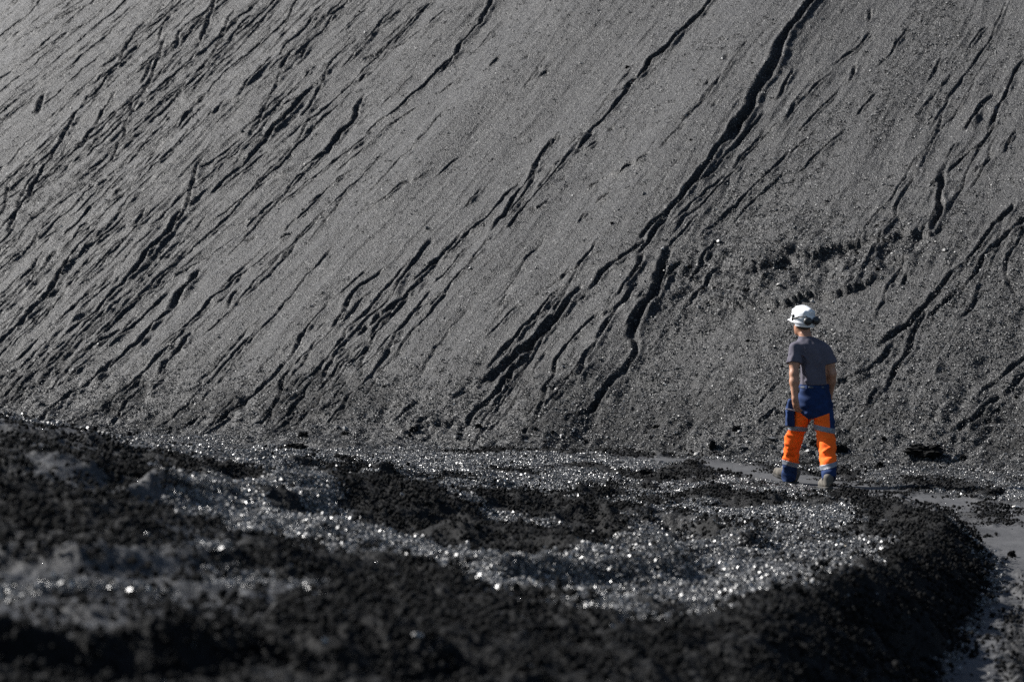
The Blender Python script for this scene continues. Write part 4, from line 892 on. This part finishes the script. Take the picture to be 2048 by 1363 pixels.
B.chain([ankR, heelR + np.array([0, 0, .05]) + ftR * .06, heelR + np.array([0, 0, .035]) + ftR * .2], [.038, .034, .026], .03)
person = bpy.data.objects.new('person', None); C.objects.link(person); person.location = ROOT
tag(person, 'worker walking away in white helmet, grey t-shirt and orange trousers', 'person')
link('body', B.mesh('body', M_SKIN), person)
# ---- hair below the helmet
H = Field(headC - .16, headC + .16, .005)
H.ell(hl(0, -.012, .02), (.080, .092, .10), HM, .01); H.plane(hl(0, 0, -.035), HM @ np.array([0, .25, -1.0])); H.plane(hl(0, .01, 0), HM @ np.array([0, 1.0, .2]))
link('hair', H.mesh('hair', M_HAIR), person)
def fold(Fd, p0, p1, r, amp):
    g = Fd.full(); p0, p1 = np.array(p0), np.array(p1); ba = p1 - p0; L = ba @ ba
    t = np.clip(sum((g[i] - p0[i]) * ba[i] for i in range(3)) / L, 0, 1); d2 = sum((g[i] - p0[i] - t * ba[i]) ** 2 for i in range(3)); Fd.F = (Fd.F - amp * np.exp(-d2 / r ** 2)).astype(np.float32)
# ---- t-shirt
T = Field([-.46, -.3, .95], [.36, .32, 1.62], .0055)
T.loft(TORSO, YAW, .03, .004)
for sh, el in ((shL, elL), (shR, elR)):
    T.chain([sh, sh * .5 + el * .5, sh * .2 + el * .8], [.067, .069, .072], .035)
w1, w2 = waves(3, 28, 7, (1, 1, .45)), waves(5, 60, 6, (1, 1, .5))
T.wrinkle(lambda x, y, z: 0.0062 * w1(x, y, z) * np.clip((1.5 - z) * 3, .3, 1.2) + .0026 * w2(x, y, z))
for a_, b_, am in (((1600, 704), (1618, 722), .008), ((1599, 712), (1611, 742), .007), ((1652, 706), (1636, 728), .008), ((1653, 716), (1642, 748), .006), ((1602, 752), (1630, 742), .006), ((1652, 750), (1626, 757), .006), ((1604, 761), (1640, 764), .006),
                   ((1592, 688), (1606, 696), -.005), ((1613, 684), (1616, 712), -.005), ((1634, 686), (1630, 715), -.004), ((1578, 706), (1590, 713), .005), ((1657, 712), (1667, 717), .005)):
    fold(T, J(*a_, -.11), J(*b_, -.11), .013, am * 1.3)
for sh, el in ((shL, elL), (shR, elR)):
    ax_ = (el - sh) / np.linalg.norm(el - sh); p0 = sh + (el - sh) * .60; g = T.full()
    dd = sum((g[i] - p0[i]) * ax_[i] for i in range(3)); rad2 = np.sqrt(sum((g[i] - p0[i] - dd * ax_[i]) ** 2 for i in range(3)))
    T.F = np.where(rad2 < .105, np.where((g[0] - ROOT[0] * 0 < p0[0] + .078) if el is elL else (g[0] > p0[0] - .070), np.maximum(T.F, dd), T.F), T.F).astype(np.float32)
zn = J(1610, 674.5, 0)[2]; T.plane([0, 0, zn + .004], [-.0, -.05, 1]); hemz = J(1627, 769, 0)[2]; T.plane([0, 0, hemz], [.0, 0, -1])
tee = link('t_shirt', T.mesh('t_shirt', M_TEE), person)
Cn = Field([-.36, -.12, 1.45], [0, .2, 1.65], .004); Cn.chain([J(1611, 677, .03), J(1610.5, 673, .035)], [.069, .066], .01); Cn.plane([0, 0, zn + .012], [0, -.1, 1]); Cn.plane([0, 0, zn - .016], [0, 0, -1])
link('collar', Cn.mesh('collar', M_TEE), tee)
# ---- trousers
P = Field([-.52, -.58, .02], [.30, .66, 1.12], .0055)
P.loft(HIPS, YAW, .03, .004)
cufL, cufR = J(1576.5, 958, .40), J(1659, 958, -.34)
P.chain([hipL, hipL * .45 + kneL * .55, kneL, kneL * .4 + cufL * .6, cufL], [.098, .086, .079, .076, .070], .03)
P.chain([hipR, hipR * .45 + kneR * .55, kneR, kneR * .4 + cufR * .6, cufR], [.100, .096, .084, .076, .073], .03)
w3, w4 = waves(8, 34, 7, (.8, .8, 1.5)), waves(12, 70, 7, (.7, .7, 1.3))
P.wrinkle(lambda x, y, z: (.0060 * w3(x, y, z) + .0032 * w4(x, y, z)) * np.clip(1.25 - z * .6, .35, 1))
for a_, b_, dy0, am in (((1568, 868), (1600, 876), .10, .007), ((1570, 900), (1596, 888), .12, .008), ((1568, 916), (1590, 908), .18, -.007), ((1572, 926), (1592, 918), .2, .006), ((1628, 872), (1660, 880), -.18, -.006), ((1636, 905), (1664, 893), -.25, .008), ((1640, 918), (1662, 908), -.28, -.006),
                        ((1612, 842), (1592, 858), -.02, .006), ((1624, 842), (1652, 852), -.06, .005), ((1617, 815), (1655, 806), -.14, -.004), ((1615, 826), (1640, 838), -.12, .005)):
    fold(P, J(*a_, dy0), J(*b_, dy0), .018, am * 1.5)
for cu, kn in ((cufL, kneL), (cufR, kneR)):
    ax_ = (cu - kn) / np.linalg.norm(cu - kn); g = P.full(); dd = sum((g[i] - cu[i]) * ax_[i] for i in range(3)); P.F = np.where(g[2] < .3, np.maximum(P.F, np.where(np.sqrt(sum((g[i] - cu[i] - dd * ax_[i]) ** 2 for i in range(3))) < .14, dd, -1)), P.F).astype(np.float32)
P.plane([0, 0, J(1628, 768.5, 0)[2] + .006], [0, 0, 1])
trs = link('trousers', P.mesh('trousers', M_NAVY), person)
g = P.full(); midx = lambda z: np.interp(z, [0, .42, .72, 1], [-.13 + .12 - .12, -.125, J(1617, 835, 0)[0], J(1628, 780, 0)[0]])
isL = g[0] < np.interp(g[2], [0, J(1617, 840, 0)[2] - .02, 1.0], [J(1615, 960, 0)[0], J(1617, 840, 0)[0], J(1617, 840, 0)[0]])
def shell(name, region, m, off):
    q = P.copy(); q.F = np.maximum(P.F - off, region).astype(np.float32); return link(name, q.mesh(name, m), trs)
def along(p0, ax_): ax_ = ax_ / np.linalg.norm(ax_); return sum((g[i] - p0[i]) * ax_[i] for i in range(3))
def pl(pxa, pya, pxb, pyb, dy):
    """a level drawn across a leg through two photo points, running level in depth; positive above"""
    a, b = J(pxa, pya, dy), J(pxb, pyb, dy); s_ = (b[2] - a[2]) / (b[0] - a[0]); return g[2] - (a[2] + s_ * (g[0] - a[0])) + 0 * g[1]
big = 1.0
for leg, seat, cuffl, bands in (('L', pl(1597, 822, 1617, 838, -.03), pl(1563, 925, 1594, 933, .30), [(pl(1568, 849, 1602, 852, .08), pl(1568, 859, 1602, 862, .08)), (pl(1563, 917, 1594, 925, .30), pl(1563, 927, 1594, 935, .30))]),
                                ('R', pl(1617, 838, 1658, 824, .0), pl(1638, 936, 1670, 926, -.25), [(pl(1621, 846, 1659, 854, -.03), pl(1621, 857, 1659, 865, -.03)), (pl(1638, 930, 1670, 922, -.25), pl(1638, 941, 1670, 932, -.25))])):
    side = np.where(isL, -big, big) if leg == 'L' else np.where(isL, big, -big)
    kx = kneL if leg == 'L' else kneR
    if leg == 'L': strip = (J(1561, 900, .1)[0] + .012) - g[0] + 0 * g[2]
    else:
        cx_ = np.interp(g[2], [.2, .45, .62, .75], [J(1638, 935, -.25)[0], J(1631, 890, -.1)[0], J(1618, 850, 0)[0], J(1610, 836, 0)[0]]); strip = np.where(g[2] < J(1630, 872, -.1)[2], cx_ + .006 - g[0], -1)
        strip = np.maximum(strip, np.where(g[2] > J(1650, 862, 0)[2], g[0] - J(1657, 840, 0)[0], -1))
    reg = np.maximum(np.maximum(seat, -cuffl), np.maximum(side, strip)); shell('orange_panel', reg, M_ORA, .0022)
    for up_, dn in bands: shell('reflective_band', np.maximum(np.maximum(up_, -dn), np.maximum(side, -1)), M_REF, .0045)
# belt, loops, cargo pocket, tool strap
zb = J(1628, 773, 0)[2]
bl = P.copy(); bl.F = np.maximum(P.F - .004, np.abs(g[2] - zb) - .016).astype(np.float32); link('waistband', bl.mesh('waistband', M_NAVY), trs)
for xa, xb in ((1609, 1613), (1646, 1650)):
    q = P.copy(); q.F = np.maximum(np.maximum(P.F - .006, np.abs(g[2] - zb) - .022), np.maximum(J(xa, 773, 0)[0] - g[0], g[0] - J(xb, 773, 0)[0])).astype(np.float32); q.F = np.maximum(q.F, g[1] + 0 * q.F).astype(np.float32); link('belt_loop', q.mesh('belt_loop', M_NAVY), trs)
for xa, xb in ((1600, 1608), (1614, 1624), (1640, 1646)):
    q = P.copy(); q.F = np.maximum(np.maximum(P.F - .0055, np.abs(g[2] - zb) - .010), np.maximum(np.maximum(J(xa, 773, 0)[0] - g[0], g[0] - J(xb, 773, 0)[0]), g[1] + 0 * P.F)).astype(np.float32); link('belt', q.mesh('belt', M_BELT), trs)
def pocket(pts, thick, m, name, parent):
    q = Field([-.56, -.3, .45], [.32, .3, 1.0], .005); n_ = len(pts)
    for i in range(n_ - 1): 
        (a, wa), (b, wb) = pts[i], pts[i + 1]; a, b = np.array(a), np.array(b); ba = b - a; L = ba @ ba; gg = q.full()
        t = np.clip(sum((gg[j] - a[j]) * ba[j] for j in range(3)) / L, 0, 1); wd = wa + (wb - wa) * t
        dx = np.abs(gg[0] - a[0] - t * ba[0]) - thick; dy = np.abs(gg[1] - a[1] - t * ba[1]) - wd; dz = np.maximum(np.minimum(a[2], b[2]) - gg[2], gg[2] - np.maximum(a[2], b[2]))
        d = np.maximum(np.maximum(dx, dy), dz); h_ = np.sqrt(np.maximum(dx + .015, 0) ** 2 + np.maximum(dy + .015, 0) ** 2 + np.maximum(dz + .015, 0) ** 2) - .015
        q.F = np.minimum(q.F, np.maximum(h_, np.minimum(d, 0)) if False else h_).astype(np.float32)
    q.wrinkle(lambda x, y, z: .003 * w3(x, y, z)); return link(name, q.mesh(name, m), parent)
pk = pocket([(J(1580, 819, .03), .085), (J(1580, 852, .06), .08)], .040, M_NAVY, 'cargo_pocket', trs)
q = Field([-.56, -.3, .45], [.32, .3, 1.0], .004); q.chain([J(1572, 817.5, -.055), J(1588, 820, -.055), J(1590, 821, -.05)], [.008, .008, .008], .004); link('pocket_trim', q.mesh('pocket_trim', M_TRIM), pk)
pocket([(J(1584, 797, .01), .05), (J(1579, 820, .02), .07)], .034, M_NAVY, 'tool_pocket', trs)
pocket([(J(1659, 822, .03), .07), (J(1660, 856, .02), .075)], .011, M_NAVY, 'side_pocket', trs)
# ---- shoes
def shoe(heel, f, up0, label=None):
    f = f / np.linalg.norm(f); s_ = np.cross(f, [0, 0, 1.0]); s_ /= np.linalg.norm(s_); u = np.cross(s_, f); p = lambda a, b, c: heel + f * a + s_ * b + u * c
    q = Field(heel - .36, heel + .36, .005)
    q.chain([p(.0, 0, .058), p(.09, 0, .056), p(.17, 0, .052), p(.225, 0, .048)], [.040, .042, .046, .042], .03); q.chain([p(.0, 0, .06), p(-.005, 0, .12)], [.041, .044], .02); q.chain([p(.0, 0, .11), p(.06, 0, .105), p(.13, 0, .075)], [.043, .040, .036], .03); q.plane(p(0, 0, .022), -u)
    sh_ = link('shoe', q.mesh('shoe', M_SHOE), person)
    q = Field(heel - .36, heel + .36, .0045); q.chain([p(-.002, 0, .02), p(.09, 0, .02), p(.17, .0, .02), p(.23, 0, .024)], [.046, .044, .051, .045], .03); q.plane(p(0, 0, .026), u); q.plane(p(0, 0, .0), -u)
    link('sole', q.mesh('sole', M_SOLE), sh_)
    for i in range(4):
        a = .075 + i * .022; zz = .152 - i * .016; q = Field(p(a, 0, zz) - .06, p(a, 0, zz) + .06, .004); q.chain([p(a, -.026, zz - .012), p(a + .008, 0, zz), p(a, .026, zz - .012)], [.0055] * 3, .003); link('lace', q.mesh('lace', M_LACE), sh_)
shoe(heelL + np.array([0, 0, .004]), fdir(yL, rad(16)), 0); shoe(heelR, fdir(yR, rad(-1.5)) , 0)
# ---- helmet with folded ear defenders
hc = hl(0, -.005, .055); HH = R3(HY, rad(7)); hp = lambda x, y, z: hc + HH @ np.array([x, y, z])
q = Field(hc - .24, hc + .24, .0042)
q.ell(hp(0, 0, .0), (.114, .142, .138), HH, .02); q.plane(hp(0, 0, -.028), HH @ np.array([0, .0, -1.0]))
q.cap(hp(0, -.10, .085), hp(0, .10, .085), .034, .034, .03)
for sx in (-1, 1): q.cap(hp(sx * .055, -.09, .075), hp(sx * .055, .09, .075), .018, .018, .025)
gg = q.full(); L_ = [sum(HH[i][j] * (gg[i] - hc[i]) for i in range(3)) for j in range(3)]
rim = np.sqrt((L_[0] / .119) ** 2 + ((L_[1] - .004) / .147) ** 2); d = np.maximum((rim - 1) * .119, np.abs(L_[2] + .030 + .10 * np.clip(-L_[1], 0, .2) * .6) - .009); q.add((slice(None),) * 3, d.astype(np.float32), .012)
vis = np.sqrt((L_[0] / .095) ** 2 + ((L_[1] - .10) / .098) ** 2); d = np.maximum((vis - 1) * .095, np.abs(L_[2] + .020 + (L_[1] - .1) * .25) - .008); q.add((slice(None),) * 3, d.astype(np.float32), .012)
back = np.sqrt((L_[0] / .112) ** 2 + ((L_[1] + .0) / .142) ** 2); d = np.maximum(np.maximum((back - 1) * .112, L_[1] + .02), np.abs(L_[2] + .052) - .018); q.add((slice(None),) * 3, d.astype(np.float32), .008)
helm = link('helmet', q.mesh('helmet', M_HELM), person)
for cx_, cz_, yw in ((-.045, -.004, rad(-16)), (.058, -.002, rad(24))):
    c = hp(cx_, -.150, cz_); EM = HH @ R3(yw, rad(-6)); f = Field(c - .12, c + .12, .0042)
    f.ell(c, (.046, .030, .041), EM, .01); f.ell(c + EM @ np.array([0, .02, 0]), (.043, .022, .038), EM, .01); cup = link('ear_defender', f.mesh('ear_defender', M_CUP), helm)
    f = Field(hc - .24, hc + .24, .005); sx = -1 if cx_ < 0 else 1
    f.chain([c + EM @ np.array([0, -.018, .028]), hp(cx_ * 1.5, -.135, .045), hp(sx * .112, -.07, .03), hp(sx * .118, .0, .005)], [.006, .0055, .006, .008], .006); link('ear_defender_arm', f.mesh('ear_defender_arm', M_CUP), helm)
for sx in (-1, 1):
    c = hp(sx * .113, .018, .012); f = Field(c - .06, c + .06, .004); f.cap(c + HH @ np.array([0, -.006, .022]), c + HH @ np.array([0, .004, -.024]), .013, .012, .006); f.cap(c + HH @ np.array([0, .0, .022]), c + HH @ np.array([0, .022, .018]), .010, .008, .006); link('side_clip', f.mesh('side_clip', M_CUP), helm)
